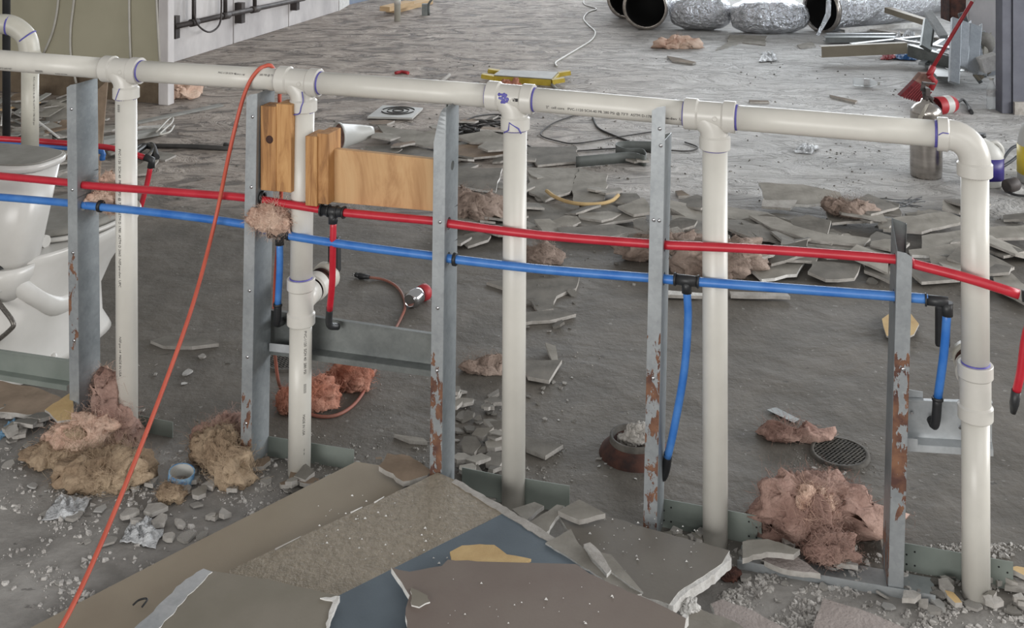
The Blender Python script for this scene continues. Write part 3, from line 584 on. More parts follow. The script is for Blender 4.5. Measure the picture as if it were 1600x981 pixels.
g = G(); loft(g, [(0, .40, .186, .24, .412, 2.1), (0, .40, .188, .242, .42, 2.1), (0, .40, .17, .225, .43, 2.1)]); g.obj('seat_cover', 'pord', tw)
g = G(); g.tube([T(-.03, .165, .405), T(-.10, .165, .405)], .02, 14); g.tube([T(.03, .165, .405), T(.10, .165, .405)], .02, 14); g.obj('hinge', 'por', tw)
g = G(); g.lathe(T(.118, .17, .018), UP, [(0, .018), (.012, .018), (.022, .01), (.024, 0)], 16); g.obj('bolt_cap', 'por', tw)
g = G(); g.tube([T(.06, -.0, .385), T(.06, 0, .35), T(.055, 0, .30)], [.016, .016, .012], 14); g.obj('fill_nut', 'blk', tw)
g = G(); g.tube([T(.06, 0, .345), T(.06, 0, .335)], .017, 14); g.tube([T(.06, 0, .31), T(.06, 0, .30)], .014, 14); g.obj('white_tag', 'jug', tw)
g = G(); g.tube([T(.055, 0, .30), T(.06, -.005, .27), T(.13, -.02, .22), T(.115, -.02, .19), T(.03, -.02, .12), T(.005, -.02, .07)], .0075, 12, k=5); g.obj('supply_hose', 'rub', tw)
g = G(); g.tube([T(.005, -.02, .075), T(.0, -.02, .045)], .013, 12); g.tube([T(.0, -.02, .05), T(-.04, -.02, .05)], .01, 12); g.obj('valve', 'blk', tw)
# ================================================================== SECOND PIPE RUN BEHIND, LEFT
lp = thing('drain_pipe_stub', D(47, 232, 4.04), 'older white pipe with a double elbow hanging behind the toilet at upper left', 'pipework')
g = G(); g.tube([D(47, 95, 4.04), D(47, 231, 4.04)], R, 24); g.obj('pipe', 'pvcold', lp)
g = G(); g.tube([D(-70, 36, 4.04), D(-5, 40, 4.04)], R, 24); g.obj('pipe', 'pvcold', lp)
g = G(); g.tube([D(-12, 38, 4.04), D(12, 38, 4.04), D(28, 45, 4.04), D(42, 60, 4.04), D(47, 85, 4.04)], .036, 24, k=4); g.obj('elbow_fitting', 'pvcold', lp)
ring(lp, D(14, 39, 4.04), V((1, 0, -.1)), .0362, .006); ring(lp, D(42, 58, 4.04), V((.6, 0, -.8)), .0362, .005); ring(lp, D(47, 87, 4.04), UP, .037, .02, 'hub', 'pvcold')
wraptext('PVC-1120 SCH 40 280 PSI ASTM D 1785 NSF-pw', .0085, D(47, 118, 4.04), -UP, V((0, -1, 0)), V((1, 0, 0)), .75, lp)
bl = thing('rear_red_line', P(100, 330, .5), 'thin red water line behind the toilet with a drop at its right end', 'water line')
Yb = 4.15
g = G(); g.tube([D(-60, 214, Yb), D(40, 219, Yb), D(150, 228, Yb), D(190, 235, Yb), D(232, 248, Yb)], .0105, 12, k=4); g.obj('tube', 'red', bl)
g = G(); g.tube([D(236, 256, Yb), D(229, 290, Yb), D(218, 330, Yb)], .0095, 12, k=3); g.obj('drop_tube', 'red', bl)
g = G(); g.tube([D(226, 245, Yb), D(237, 250, Yb), D(236, 262, Yb)], .014, 12); g.obj('elbow_coupling', 'blk', bl)
bb = thing('rear_blue_line', P(100, 340, .5), 'thin blue water line behind the toilet just under the red one', 'water line')
g = G(); g.tube([D(-60, 222, Yb+.03), D(40, 227, Yb+.03), D(150, 234, Yb+.03), D(160, 250, Yb+.03)], .0105, 12, k=4); g.obj('tube', 'blue', bb)
# ================================================================== INSULATION
def blob(name, label, cat, base, ells, mat, seed, fold=1.0, fuzz=900, group=None, rough=.22):
    rnd = random.Random(seed); bm = bmesh.new(); bmesh.ops.create_icosphere(bm, subdivisions=5, radius=1)
    cen = V((0, 0, 0))
    for c, r in ells: cen += V(c)
    cen /= len(ells); sz = sum(max(r) for _, r in ells)/len(ells); so = V((seed*3.1, seed*1.7, seed*.9))
    verts = []
    for v in bm.verts:
        dd_ = v.co.normalized(); best = 0
        for c, r in ells:
            o_ = cen-V(c); r = V(r); A = sum((dd_[k]/r[k])**2 for k in range(3)); B = 2*sum(o_[k]*dd_[k]/r[k]**2 for k in range(3)); C = sum((o_[k]/r[k])**2 for k in range(3))-1
            ds = B*B-4*A*C
            if ds >= 0: best = max(best, (-B+math.sqrt(ds))/(2*A))
        best = max(best, sz*.25); p = cen+dd_*best
        n1 = noise.fractal(p*(2.2/sz)+so, 1.0, 2.1, 3); n2 = abs(noise.noise(p*(3.6/sz)+so*2)); n3 = noise.fractal(p*(11/sz)+so, .8, 2.2, 4)
        wv = V((noise.noise(p*(2/sz)+so), noise.noise(p*(2/sz)+so*3), noise.noise(p*(2/sz)-so)))*sz*.35; n2 = abs(noise.noise((p+wv)*(2.4/sz)+so*2)); p = cen+dd_*best*(1+rough*.9*n1-.20*fold*max(0, .12-n2)/.12+.07*n3)+wv*.8; verts.append(p)
    zmin = min(p.z for p in verts)
    fs = [tuple(v.index for v in f.verts) for f in bm.faces]; bm.free()
    verts = [V((p.x, p.y, max(p.z, 0.001 if base.z < .02 else -9)))+V((base.x, base.y, base.z if base.z >= .02 else 0)) for p in verts]
    g = G(); g.add(verts, fs, 0, True); o = g.obj(name, mat, base=base); tag(o, label, cat, group)
    if fuzz:
        g = G()
        fz = int(fuzz*1.0)
        for k in range(fz):
            c_ = V(base)+cen; p = max((verts[rnd.randrange(len(verts))] for _ in range(3)), key=lambda v: (v-c_).length if rnd.random() < .7 else 0); out = (p-c_).normalized(); p = p+out*.001
            d1 = out.cross(V((rnd.gauss(0, 1), rnd.gauss(0, 1), rnd.gauss(0, 1)))).normalized(); d1 = (d1+out*rnd.uniform(-.05, .22)).normalized()
            sg = min(1.3, sz/.05)*rnd.uniform(.006, .013); wd = .00022+.0002*rnd.random(); last = None; vs = []
            for q in range(5):
                s_ = d1.cross(out).normalized()*wd; vs += [p-s_, p+s_]; p = p+d1*sg; d1 = (d1+V((rnd.gauss(0, .35), rnd.gauss(0, .35), rnd.gauss(0, .35)))-out*.16).normalized()
            if min(v.z for v in vs) < .001: continue
            g.add(vs, [(2*j, 2*j+1, 2*j+3, 2*j+2) for j in range(4)])
        f = g.obj('loose_fibres', mat, o); f['kind'] = 'stuff'
    return o
def E(x, y, z, a, b, c): return ((x, y, z), (a, b, c))
IN = 'insulation'
blob('insulation_tuft', 'small tan tuft wedged where the water lines pass the leftmost stud', IN, W(163, 305, .0), [E(-.012, 0, -.01, .05, .03, .025), E(.01, 0, .03, .022, .025, .04), E(.02, 0, -.02, .03, .03, .03)], 'ins', 3)
blob('insulation_tuft', 'fluffy cream tuft stuck on the corded stud between red and blue lines', IN, W(422, 342, .05), [E(-.01, 0, .005, .055, .028, .036), E(.02, 0, -.01, .045, .028, .032), E(.0, 0, .015, .04, .02, .03)], 'ins', 5, fuzz=1800)
blob('insulation_clump', 'pale pink clump leaning up against the first pipe foot', IN, P(178, 690), [E(-.01, 0, .05, .06, .045, .10), E(-.02, .01, .14, .045, .035, .06), E(.03, -.01, .03, .05, .04, .07)], 'insp', 7)
blob('insulation_clump', 'upright tan wad between the leftmost stud and first pipe', IN, P(158, 665), [E(0, 0, .06, .04, .03, .09), E(.0, 0, .11, .045, .03, .05)], 'ins', 8)
blob('insulation_clump', 'peach coloured pad lying left of the first pipe', IN, P(118, 708), [E(0, 0, .05, .085, .05, .045), E(.04, .0, .07, .06, .04, .03)], 'ins', 9)
blob('insulation_clump', 'brown dusty strip lying furthest left in the insulation pile', IN, P(82, 722), [E(0, 0, .02, .09, .05, .025), E(.05, .03, .05, .04, .03, .04)], 'insd', 10)
blob('insulation_clump', 'broad tan clump lying frontmost in the left insulation pile', IN, P(165, 755), [E(0, 0, .03, .12, .07, .045), E(-.07, -.01, .025, .06, .06, .045), E(.07, 0, .04, .06, .05, .05)], 'insd', 11, fuzz=1800)
blob('insulation_clump', 'tan clump sprawled left of the corded stud foot', IN, P(345, 735), [E(-.04, .02, .05, .05, .04, .05), E(.0, -.01, .06, .05, .045, .06), E(.05, -.05, .03, .05, .07, .05)], 'insd', 12, fuzz=1800)
blob('insulation_clump', 'brownish clump tucked behind the corded stud foot', IN, P(362, 705), [E(0, 0, .05, .06, .04, .055), E(-.06, 0, .04, .05, .03, .04)], 'insp', 13)
blob('insulation_clump', 'large rose coloured heap lying between the fourth pipe and short stud', IN, P(1275, 840), [E(-.09, .0, .07, .06, .06, .08), E(0, .03, .06, .12, .07, .075), E(.10, .02, .045, .09, .06, .055), E(-.02, -.04, .05, .05, .03, .07)], 'insp', 14, fold=1.3, fuzz=2200)
blob('insulation_clump', 'small pale knot in front of the large rose heap', IN, P(1300, 878), [E(0, 0, .03, .06, .04, .04), E(-.03, 0, .03, .04, .04, .03)], 'insp', 15, fuzz=1200)
blob('insulation_clump', 'peach fold standing up on the left of the large rose heap', IN, P(1262, 850)+UP*.03, [E(0, 0, .05, .04, .02, .06), E(.04, 0, .06, .025, .02, .045)], 'ins', 16, fuzz=900)
blob('insulation_clump', 'orange fluff left of the looped cord behind the second pipe', IN, P(500, 636), [E(0, 0, .04, .06, .05, .05), E(-.05, .0, .03, .05, .05, .035)], 'inso', 17)
blob('insulation_clump', 'orange fluff right inside the looped cord on the slab', IN, P(545, 605), [E(0, 0, .035, .07, .05, .045), E(.03, 0, .03, .04, .05, .04)], 'inso', 18)
blob('insulation_clump', 'orange rag of fluff at the left of the second pipe foot', IN, P(452, 642), [E(0, 0, .03, .04, .04, .04)], 'inso', 19, fuzz=400)
blob('insulation_batt', 'dusty pink folded batt left of the middle pipe', IN, P(745, 345), [E(0, 0, .06, .16, .10, .06), E(-.08, .05, .09, .08, .06, .05)], 'insg', 20, fold=1.2, fuzz=1500)
blob('insulation_batt', 'small dusty pink tuft right of the middle pipe below the red line', IN, P(846, 410), [E(0, 0, .03, .08, .06, .04)], 'insg', 21)
blob('insulation_batt', 'long dusty pink batt behind the tall stud', IN, P(1045, 408), [E(-.1, .03, .04, .12, .08, .05), E(.06, -.02, .05, .14, .1, .06)], 'insg', 22, fold=1.2, fuzz=1500)
blob('insulation_batt', 'dusty pink batt just right of the fourth pipe', IN, P(1145, 428), [E(0, 0, .06, .12, .08, .08), E(-.13, .02, .05, .12, .08, .09)], 'insg', 23, fold=1.2, fuzz=1500)
blob('insulation_clump', 'pink tuft on the rubble above the right part of the red line', IN, P(1335, 350)+UP*.05, [E(0, 0, .02, .13, .06, .035), E(-.1, .0, .03, .05, .05, .035)], 'insg', 24)
blob('insulation_clump', 'flat pink strip lying by the round grate on the slab', IN, P(1245, 685), [E(0, 0, .012, .10, .035, .022), E(-.06, .02, .012, .05, .02, .02)], 'insp', 25, fuzz=500)
blob('insulation_clump', 'pink strip lying in front of the foil ducts', IN, P(1058, 75), [E(0, 0, .03, .22, .08, .06), E(-.02, 0, .05, .08, .06, .06)], 'ins', 26, fold=1.5, fuzz=400)
blob('insulation_clump', 'cream tuft by the grey jamb foot beside the left wall', IN, P(285, 152), [E(0, 0, .04, .13, .1, .05)], 'ins', 27, fuzz=300)
blob('insulation_clump', 'pinkish flat tuft left of the middle pipe on the slab', IN, P(765, 578), [E(0, 0, .015, .09, .04, .025), E(-.05, -.01, .01, .05, .03, .02)], 'insg', 28, fuzz=300)
blob('insulation_clump', 'brown tuft against the right door frame foot', IN, P(1573, 172), [E(0, 0, .1, .05, .05, .13)], 'insd', 29, fuzz=300)
blob('insulation_clump', 'pink bits between the yellow tray and the middle tee', IN, P(797, 140), [E(-.03, 0, .03, .06, .05, .035), E(.04, 0, .04, .03, .03, .05)], 'inso', 30, fuzz=200)
blob('insulation_clump', 'tiny tan tuft on the floor between first and second pipe, by the tape roll', IN, P(268, 780), [E(0, 0, .015, .04, .03, .022)], 'insd', 31, fuzz=500)
# ================================================================== FOREGROUND DRYWALL SHEETS
rs = random.Random(77)
def sheet(name, label, px, z0, gx=0, gy=0, th=.0127, mat='tan', core='gyp', amp=.002, step=.03, keep=(), ref=(0, 2.6), parent=None, cat='drywall', group=None):
    pts = [PL(x, y, z0, gx, gy, ref) for x, y in px]; pts = jag(pts, amp, step, rs, keep)
    for p in pts: p.z = z0+gx*(p.x-ref[0])+gy*(p.y-ref[1])
    g = G(); g.prism(pts, th, UP, 0, 1); o = g.obj(name, [mat, core], parent)
    if parent is None: tag(o, label, cat, group)
    elif label: o['label'] = label
    return o
sheet('drywall_sheet', 'smooth tan drywall sheet lying longest and furthest left in front', [(10, 1000), (300, 850), (556, 721), (602, 728), (642, 750), (560, 830), (420, 905), (330, 1010)], .045, 0, .04, mat='tan', core='gypd', amp=.001, keep=(0, 1, 4, 5, 6))
ab = thing('drywall_sheet', PL(690, 860, .075, 0, .03, (0, 2.6)), 'big sheet painted tan and slate blue in the centre foreground', 'drywall')
kw = dict(z0=.088, gx=0, gy=.03)
sheet('tan_painted_half', None, [(358, 891), (520, 815), (684, 738), (712, 750), (794, 798), (640, 875), (500, 945), (498, 1010), (380, 1010)], mat='tant', core='gypd', amp=.0012, keep=(0, 5, 6, 7, 8), parent=ab, **kw)
sheet('blue_painted_half', None, [(500, 945), (640, 875), (794, 798), (900, 864), (1008, 936), (1060, 1010), (498, 1010)], mat='bluep', core='gypd', amp=.0012, keep=(0, 1, 4, 5, 6), parent=ab, **kw)
sheet('paper_edge_strip', 'pale crumbling edge paper', [(712, 748), (786, 790), (900, 860), (1010, 934), (1000, 938), (890, 868), (780, 798), (706, 753)], .0895, 0, .03, th=.003, mat='gypd', core='gypd', amp=.0025, step=.012, parent=ab)
for x0, y0, x1, y1, m_ in ((430, 858, 470, 838, 'gypd'), (548, 801, 566, 792, 'gyp'), (585, 785, 600, 776, 'gyp')):
    g = G(); g.tube([PL(x0, y0, .091, 0, .03, (0, 2.6)), PL(x1, y1, .092, 0, .03, (0, 2.6))], [.002, .001], 5); g.obj('paper_flake', m_, ab)
cs = sheet('drywall_sheet', 'grey-olive sheet with a torn white seam at the bottom left', [(318, 889), (420, 905), (531, 931), (520, 950), (508, 1010), (170, 1010), (205, 985)], .112, 0, .02, mat='olv', core='gyp', amp=.0015, keep=(4, 5, 6))
sheet('joint_tape', 'white torn joint tape', [(318, 888), (332, 893), (290, 935), (240, 990), (200, 992), (255, 938), (290, 905)], .1145, 0, .02, th=.002, mat='galvb', core='gyp', amp=.003, step=.012, parent=cs)
sheet('torn_edge', 'white torn gypsum edge', [(531, 931), (524, 948), (512, 982), (508, 985), (514, 955), (520, 938), (500, 934)], .1145, 0, .02, th=.01, mat='gyp', core='gyp', amp=.002, step=.01, parent=cs)
sheet('drywall_sheet', 'taupe brown sheet lying topmost at the centre bottom', [(611, 886), (640, 893), (690, 884), (700, 874), (745, 877), (900, 881), (920, 895), (955, 912), (1010, 935), (1072, 966), (1065, 1010), (632, 1010), (636, 985), (634, 950), (640, 930), (628, 910)], .122, 0, .02, mat='brn', core='gyp', amp=.002, step=.02, keep=(4, 9, 10, 11))
g = G(); q = PL(650, 935, .124, 0, .02, (0, 2.6)); 
sheet('paper_scrap', 'yellowish torn paper piece lying between the slate blue and taupe sheets', [(703, 862), (722, 852), (750, 850), (772, 851), (792, 866), (830, 873), (818, 880), (705, 880)], .121, 0, .02, th=.006, mat='foam', core='foam', amp=.002, step=.015, cat='paper')
sheet('paper_scrap', 'small curled taupe flap at the ragged left edge of the top sheet', [(642, 918), (652, 922), (668, 930), (672, 940), (655, 948), (643, 945)], .131, .03, .02, th=.003, mat='olv', core='gyp', amp=.002, step=.01, cat='paper')
fs_ = sheet('drywall_sheet', 'dark warm grey sheet with bright broken edge right of centre', [(868, 800), (900, 790), (948, 806), (1045, 834), (1140, 860), (1128, 880), (1090, 905), (1060, 925), (1046, 944), (1000, 930), (960, 890), (905, 850)], .07, .01, .02, th=.014, mat='gry', core='gyp', amp=.002, step=.02)
sheet('broken_edge', 'bright white broken gypsum edge', [(1140, 860), (1143, 872), (1120, 893), (1092, 912), (1070, 928), (1052, 946), (1044, 946), (1062, 922), (1092, 902), (1122, 880)], .069, .01, .02, th=.022, mat='gyp', core='gyp', amp=.003, step=.01, parent=fs_)
sheet('drywall_piece', 'pale torn strip between the blue sheet and the dark grey sheet', [(852, 848), (892, 826), (905, 850), (955, 895), (1003, 927), (985, 932), (930, 897)], .092, 0, .03, th=.004, mat='paper', core='gyp', amp=.002, step=.015)
sheet('drywall_piece', 'narrow light sliver lying on the dark grey sheet', [(912, 850), (922, 847), (938, 862), (955, 890), (948, 897), (925, 872)], .10, .0, .03, th=.012, mat='gypd', core='gyp', amp=.0015, step=.015)
sheet('drywall_piece', 'grey leaf with a curved edge on the dark grey sheet', [(935, 862), (955, 866), (975, 890), (1005, 925), (985, 915), (955, 893)], .096, 0, .03, th=.004, mat='paper', core='gyp', amp=.001, step=.02)
sheet('drywall_piece', 'crumpled grey piece beside the middle pipe foot', [(822, 818), (870, 788), (882, 790), (858, 828), (848, 836)], .075, .05, .06, th=.01, mat='paper', core='gyp', amp=.003, step=.015)
sheet('drywall_piece', 'flat grey piece right of the middle pipe foot', [(800, 795), (835, 784), (850, 790), (822, 812)], .06, .0, .0, th=.01, mat='paper', core='gypd', amp=.002, step=.02)
sheet('drywall_piece', 'smooth grey slab tilted up behind the dark grey sheet', [(872, 798), (905, 780), (946, 802), (905, 812)], .085, .02, .08, th=.012, mat='paper', core='gypd', amp=.002, step=.02)
sheet('drywall_piece', 'pinkish textured piece at the bottom, left of the last one', [(1110, 943), (1128, 936), (1180, 955), (1250, 992), (1250, 1010), (1150, 1010), (1122, 975)], .03, 0, .0, mat='pkg', core='gyp', amp=.003, step=.02)
sheet('drywall_piece', 'pale textured piece lying furthest right along the bottom edge', [(1286, 934), (1340, 950), (1440, 990), (1440, 1010), (1262, 1010), (1275, 965)], .025, 0, .0, mat='pkg', core='gyp', amp=.002, step=.03)
sheet('drywall_piece', 'cracked grey piece right of the taupe sheet tip', [(1076, 955), (1092, 950), (1150, 972), (1190, 1000), (1110, 1010), (1070, 1005)], .035, 0, .0, mat='paper', core='gyp', amp=.003, step=.015)
sheet('drywall_piece', 'white splinter beside the tip of the taupe sheet', [(1070, 958), (1076, 962), (1052, 992), (1044, 1000), (1040, 990)], .07, 0, .0, th=.02, mat='gyp', core='gyp', amp=.001, step=.02)
sheet('drywall_piece', 'textured grey piece lying over the track near the rose heap', [(1192, 858), (1240, 866), (1262, 880), (1282, 896), (1222, 888), (1194, 876)], .03, 0, .0, mat='pkg', core='gypd', amp=.003, step=.015)
sheet('drywall_piece', 'lifted grey piece between the fourth pipe and rose heap', [(1160, 846), (1200, 842), (1250, 858), (1240, 866), (1198, 862), (1160, 872)], .045, .03, .05, mat='paper', core='gypd', amp=.003, step=.015)
sheet('drywall_piece', 'buff piece under the steel brace at the left edge', [(-20, 592), (60, 606), (108, 628), (70, 650), (-20, 640)], .03, 0, 0, mat='brownp', core='gypd', amp=.004, step=.03)
sheet('drywall_piece', 'curled yellow-brown flap left of the leftmost stud foot', [(70, 640), (112, 612), (118, 655), (90, 658)], .05, .0, .1, th=.006, mat='foam', core='gypd', amp=.004, step=.02)
sheet('drywall_piece', 'folded taupe piece left of the peeled stud foot', [(592, 728), (605, 708), (640, 712), (675, 735), (668, 742), (630, 752)], .05, .0, .12, mat='brownp', core='gypd', amp=.004, step=.02)
g = G(); pth = [PL(x, y, .06, 0, .04, (0, 2.6)) for x, y in ((208, 945), (216, 938), (226, 935), (230, 937), (222, 948))]
g.tube(pth, .0022, 6, k=3); tag(g.obj('bent_wire', 'blk'), 'short bent black wire lying on the long tan sheet', 'wire')
blob('gypsum_lump', 'white crumbled gypsum lump beside the bright broken sheet edge', 'debris', PL(1076, 948, .04), [E(0, 0, .0, .022, .016, .02), E(.01, 0, -.012, .015, .012, .015)], 'gyp', 51, fold=1.6, fuzz=0)
blob('brown_lump', 'dark brown lump on the floor right of the bright broken edge', 'debris', P(1140, 905), [E(0, 0, .012, .024, .018, .014)], 'rust', 52, fold=1.6, fuzz=0)
for k, (x, y) in enumerate(((1062, 948), (1075, 938), (1084, 950), (1068, 930))):
    pass
rq = random.Random(8)
for nm_, x0, y0, x1, y1, z_, gx_, gy_, rf_, n_ in (('dark grey sheet', 900, 810, 1090, 900, .071, .01, .02, (0, 2.6), 60), ('tan half', 480, 770, 700, 880, .089, 0, .03, (0, 2.6), 60), ('taupe sheet', 700, 900, 1000, 975, .123, 0, .02, (0, 2.6), 25)):
    g = G()
    for k in range(n_):
        c = PL(rq.uniform(x0, x1), rq.uniform(y0, y1), z_, gx_, gy_, rf_); r = .001+.003*rq.random()**3
        g.add([c+V((-r, -r*.5, 0)), c+V((r, -r*.8, 0)), c+V((r*.4, r, 0)), c+V((0, 0, r))], [(0, 1, 3), (1, 2, 3), (2, 0, 3)])
    tag(g.obj('loose_crumbs', 'gyp'), 'white specks lying on the '+nm_, 'debris', None, 'stuff')
# ================================================================== MID FIELD RUBBLE BEHIND THE WALL
def frag(px, z=.015, gx=0, gy=0, mat='paper', label='', th=.012, core='gypd', amp=.008, name='drywall_fragment', group=None, ref=None):
    c = P(sum(p[0] for p in px)/len(px), sum(p[1] for p in px)/len(px), z)
    return sheet(name, label, px, z, gx, gy, th=th, mat=mat, core=core, amp=amp, step=.05, ref=(c.x, c.y), group=group)
frag([(590, 195), (650, 204), (690, 212), (690, 232), (640, 224), (600, 212)], .05, .03, .08, label='pale fragment behind the plywood, left of the peeled stud')
frag([(570, 228), (640, 226), (690, 240), (680, 262), (600, 252)], .025, mat='paperd', label='dark flat fragment showing just above the plywood edge')
frag([(712, 262), (785, 262), (775, 298), (712, 290)], .05, 0, .1, mat='paperd', label='square-edged grey fragment between the peeled stud and middle pipe', core='gyp')
frag([(712, 212), (760, 203), (795, 212), (790, 224), (735, 222)], .06, .02, .12, label='rounded pale fragment below the black cables')
frag([(708, 228), (790, 218), (800, 240), (740, 246), (708, 240)], .03, 0, .05, mat='brownp', label='brown-edged fragment lying left of the middle pipe')
frag([(708, 300), (790, 292), (800, 330), (712, 330)], .02, 0, 0, mat='paperd', label='dark slab fragment under the folded pink batt')
frag([(820, 230), (900, 228), (905, 252), (840, 258)], .02, 0, 0, mat='paperd', label='grey slab right of the middle pipe near the cables')
frag([(826, 262), (905, 262), (890, 300), (852, 312), (826, 300)], .03, 0, .02, mat='paper', label='cracked square slab right of the middle pipe')
frag([(905, 262), (950, 272), (944, 312), (898, 318), (892, 292)], .03, .02, .03, mat='paper', label='slab split off beside the curved yellow hose')
frag([(822, 318), (905, 320), (893, 344), (850, 356), (822, 352)], .02, 0, .02, mat='paperd', label='dark slab below the curved yellow hose')
frag([(900, 325), (950, 318), (1010, 338), (930, 352), (895, 348)], .03, 0, .02, mat='paperd', label='long dark slab left of the tall stud')
frag([(965, 322), (1005, 308), (1022, 330), (990, 335)], .05, 0, .08, mat='paper', label='pale tilted tile of drywall touching the tall stud')
frag([(870, 355), (960, 350), (1010, 362), (940, 372), (880, 368)], .03, 0, .03, mat='paperd', label='thin dark slab just above the red line left of the tall stud')
frag([(1185, 285), (1255, 288), (1312, 300), (1318, 312), (1262, 320), (1195, 312)], .07, .01, .12, label='largest pale panel lying highest on the right rubble', core='gyp')
frag([(1195, 300), (1248, 308), (1235, 325), (1190, 322)], .06, .01, .1, label='short block under the largest pale panel', mat='gypd')
frag([(1048, 318), (1100, 315), (1130, 330), (1100, 336), (1048, 332)], .04, 0, .05, label='light strip left of the fourth pipe on the rubble')
frag([(1050, 336), (1160, 334), (1185, 346), (1120, 358), (1052, 352)], .05, 0, .05, label='grey slab passing behind the fourth pipe')
frag([(1136, 322), (1200, 332), (1232, 345), (1180, 350), (1136, 340)], .06, 0, .06, label='grey slab right of the fourth pipe, edge turned up')
frag([(1170, 336), (1225, 340), (1240, 352), (1290, 365), (1360, 372), (1350, 382), (1262, 374), (1205, 356)], .065, .0, .1, label='long pale ledge running across the middle of the rubble')
frag([(1210, 352), (1290, 366), (1350, 378), (1345, 390), (1230, 378)], .045, 0, .07, mat='paperd', label='long dark ledge under the pale ledge')
frag([(1140, 370), (1210, 370), (1255, 392), (1190, 400), (1140, 395)], .03, 0, .05, mat='paperd', label='dark slab behind the red line right of the fourth pipe')
frag([(1185, 405), (1260, 402), (1245, 428), (1190, 436), (1172, 420)], .025, 0, .02, mat='paper', label='pale rimmed slab below the red line', core='gyp')
frag([(1270, 408), (1345, 412), (1335, 434), (1290, 436), (1262, 424)], .035, .02, .06, mat='paperd', label='ragged slab below the red line toward the short stud')
frag([(1345, 395), (1395, 402), (1392, 440), (1350, 422)], .03, 0, .02, mat='paperd', label='dark slab left of the short stud')
frag([(1420, 390), (1500, 380), (1505, 398), (1425, 398)], .05, 0, .08, mat='paper', label='pale beam-like slab right of the short stud', core='gyp')
frag([(1440, 368), (1510, 358), (1510, 376), (1440, 388)], .05, 0, .05, mat='paper', label='pale fragment above the beam-like slab')
frag([(1375, 342), (1480, 330), (1510, 344), (1440, 362), (1380, 358)], .05, 0, .08, mat='paper', label='wide grey slab above the short stud')
frag([(1545, 355), (1625, 350), (1625, 368), (1545, 374)], .05, 0, .08, mat='paper', label='pale strip at the right edge beside the last pipe')
frag([(1545, 405), (1560, 452), (1620, 480), (1620, 460), (1585, 430)], .03, 0, 0, mat='paper', label='narrow slab under the red line beside the last pipe')
frag([(1420, 420), (1500, 412), (1500, 436), (1440, 440)], .03, 0, .04, mat='paperd', label='dark slab between short stud and last pipe')
frag([(1290, 330), (1365, 328), (1380, 342), (1300, 348)], .04, 0, .05, mat='paperd', label='dark slab beneath the black wire bundle')
frag([(1170, 398), (1200, 400), (1180, 380), (1150, 378)], .06, .1, .1, mat='paper', label='upturned leaf behind the red line near the fourth pipe', th=.004)
frag([(820, 562), (878, 562), (858, 594), (825, 588)], .02, 0, 0, mat='paperd', label='triangular dark slab on the slab beside the middle pipe')
frag([(852, 535), (868, 540), (872, 562), (862, 562)], .02, 0, 0, mat='paper', label='thin upright splinter above the triangular slab', amp=.002)
frag([(820, 680), (880, 694), (852, 712), (822, 700)], .015, 0, 0, mat='paperd', label='dark shield-shaped slab low beside the middle pipe')
frag([(760, 440), (905, 432), (900, 450), (870, 462), (865, 482), (840, 486), (830, 470), (790, 450)], .012, 0, 0, mat='paperd', label='broken tile bed below the blue line beside the middle pipe')
frag([(795, 490), (870, 484), (900, 490), (860, 500), (810, 505)], .014, 0, 0, mat='paperd', label='thin broken shard in the crack beside the middle pipe')
frag([(235, 532), (262, 524), (320, 526), (342, 536), (300, 541), (255, 540)], .012, .02, .0, mat='paperd', label='curved shard lying alone between the first pipe and the cord', amp=.002)
frag([(240, 236), (262, 238), (275, 242), (258, 250), (240, 248)], .01, 0, 0, mat='paper', label='small pale flake beside the rear red line elbow', amp=.003)
frag([(1030, 452), (1100, 458), (1100, 462), (1034, 460)], .02, 0, 0, mat='gyp', label='white strip lying just under the blue line', amp=.003)
frag([(1140, 455), (1230, 458), (1235, 463), (1142, 461)], .02, 0, 0, mat='gypd', label='white strip lying right of the fourth pipe under the blue line', amp=.003)
frag([(1378, 498), (1392, 488), (1420, 485), (1436, 506), (1428, 522), (1405, 532), (1385, 524)], .02, 0, .0, mat='foam', label='round tan disc showing behind the short stud', th=.006, amp=.002)
frag([(1140, 54), (1198, 56), (1196, 70), (1160, 66), (1118, 78), (1135, 68)], .01, 0, 0, mat='paper', label='pale torn sheet in front of the foil ducts', amp=.01)
frag([(1245, 70), (1268, 65), (1275, 72), (1250, 75)], .01, 0, 0, mat='paper', label='small pale flake left of the leaning metal bars', amp=.01)
frag([(1042, 87), (1060, 90), (1088, 97), (1082, 99), (1050, 95)], .015, 0, 0, mat='base', label='dark brown splinter on the far floor below the pink strip', amp=.004)
frag([(1296, 148), (1340, 157), (1336, 160), (1298, 151)], .012, 0, 0, mat='base', label='dark thin stick left of the red broom', amp=.003)
frag([(1170, 156), (1200, 157), (1202, 159), (1172, 159)], .012, 0, 0, mat='base', label='short dark stick above the long pipe right part', amp=.003)
frag([(1055, 298), (1065, 297), (1078, 305), (1060, 306)], .012, 0, 0, mat='base', label='small rusty flake beside the tall stud', amp=.003)
frag([(616, 678), (662, 684), (668, 690), (640, 688)], .01, 0, 0, mat='paper', label='little pale slab behind the peeled stud foot', amp=.002)
frag([(1198, 640), (1212, 636), (1250, 655), (1240, 660)], .006, 0, 0, mat='galvd', core='galvd', label='small perforated metal strip beside the flat pink strip', amp=.0005, th=.002, name='metal_strip')
frag([(726, 576), (760, 565), (772, 572), (740, 590)], .012, 0, 0, mat='paper', label='leaf shaped flake beside the peeled stud on the slab', amp=.004) if False else None
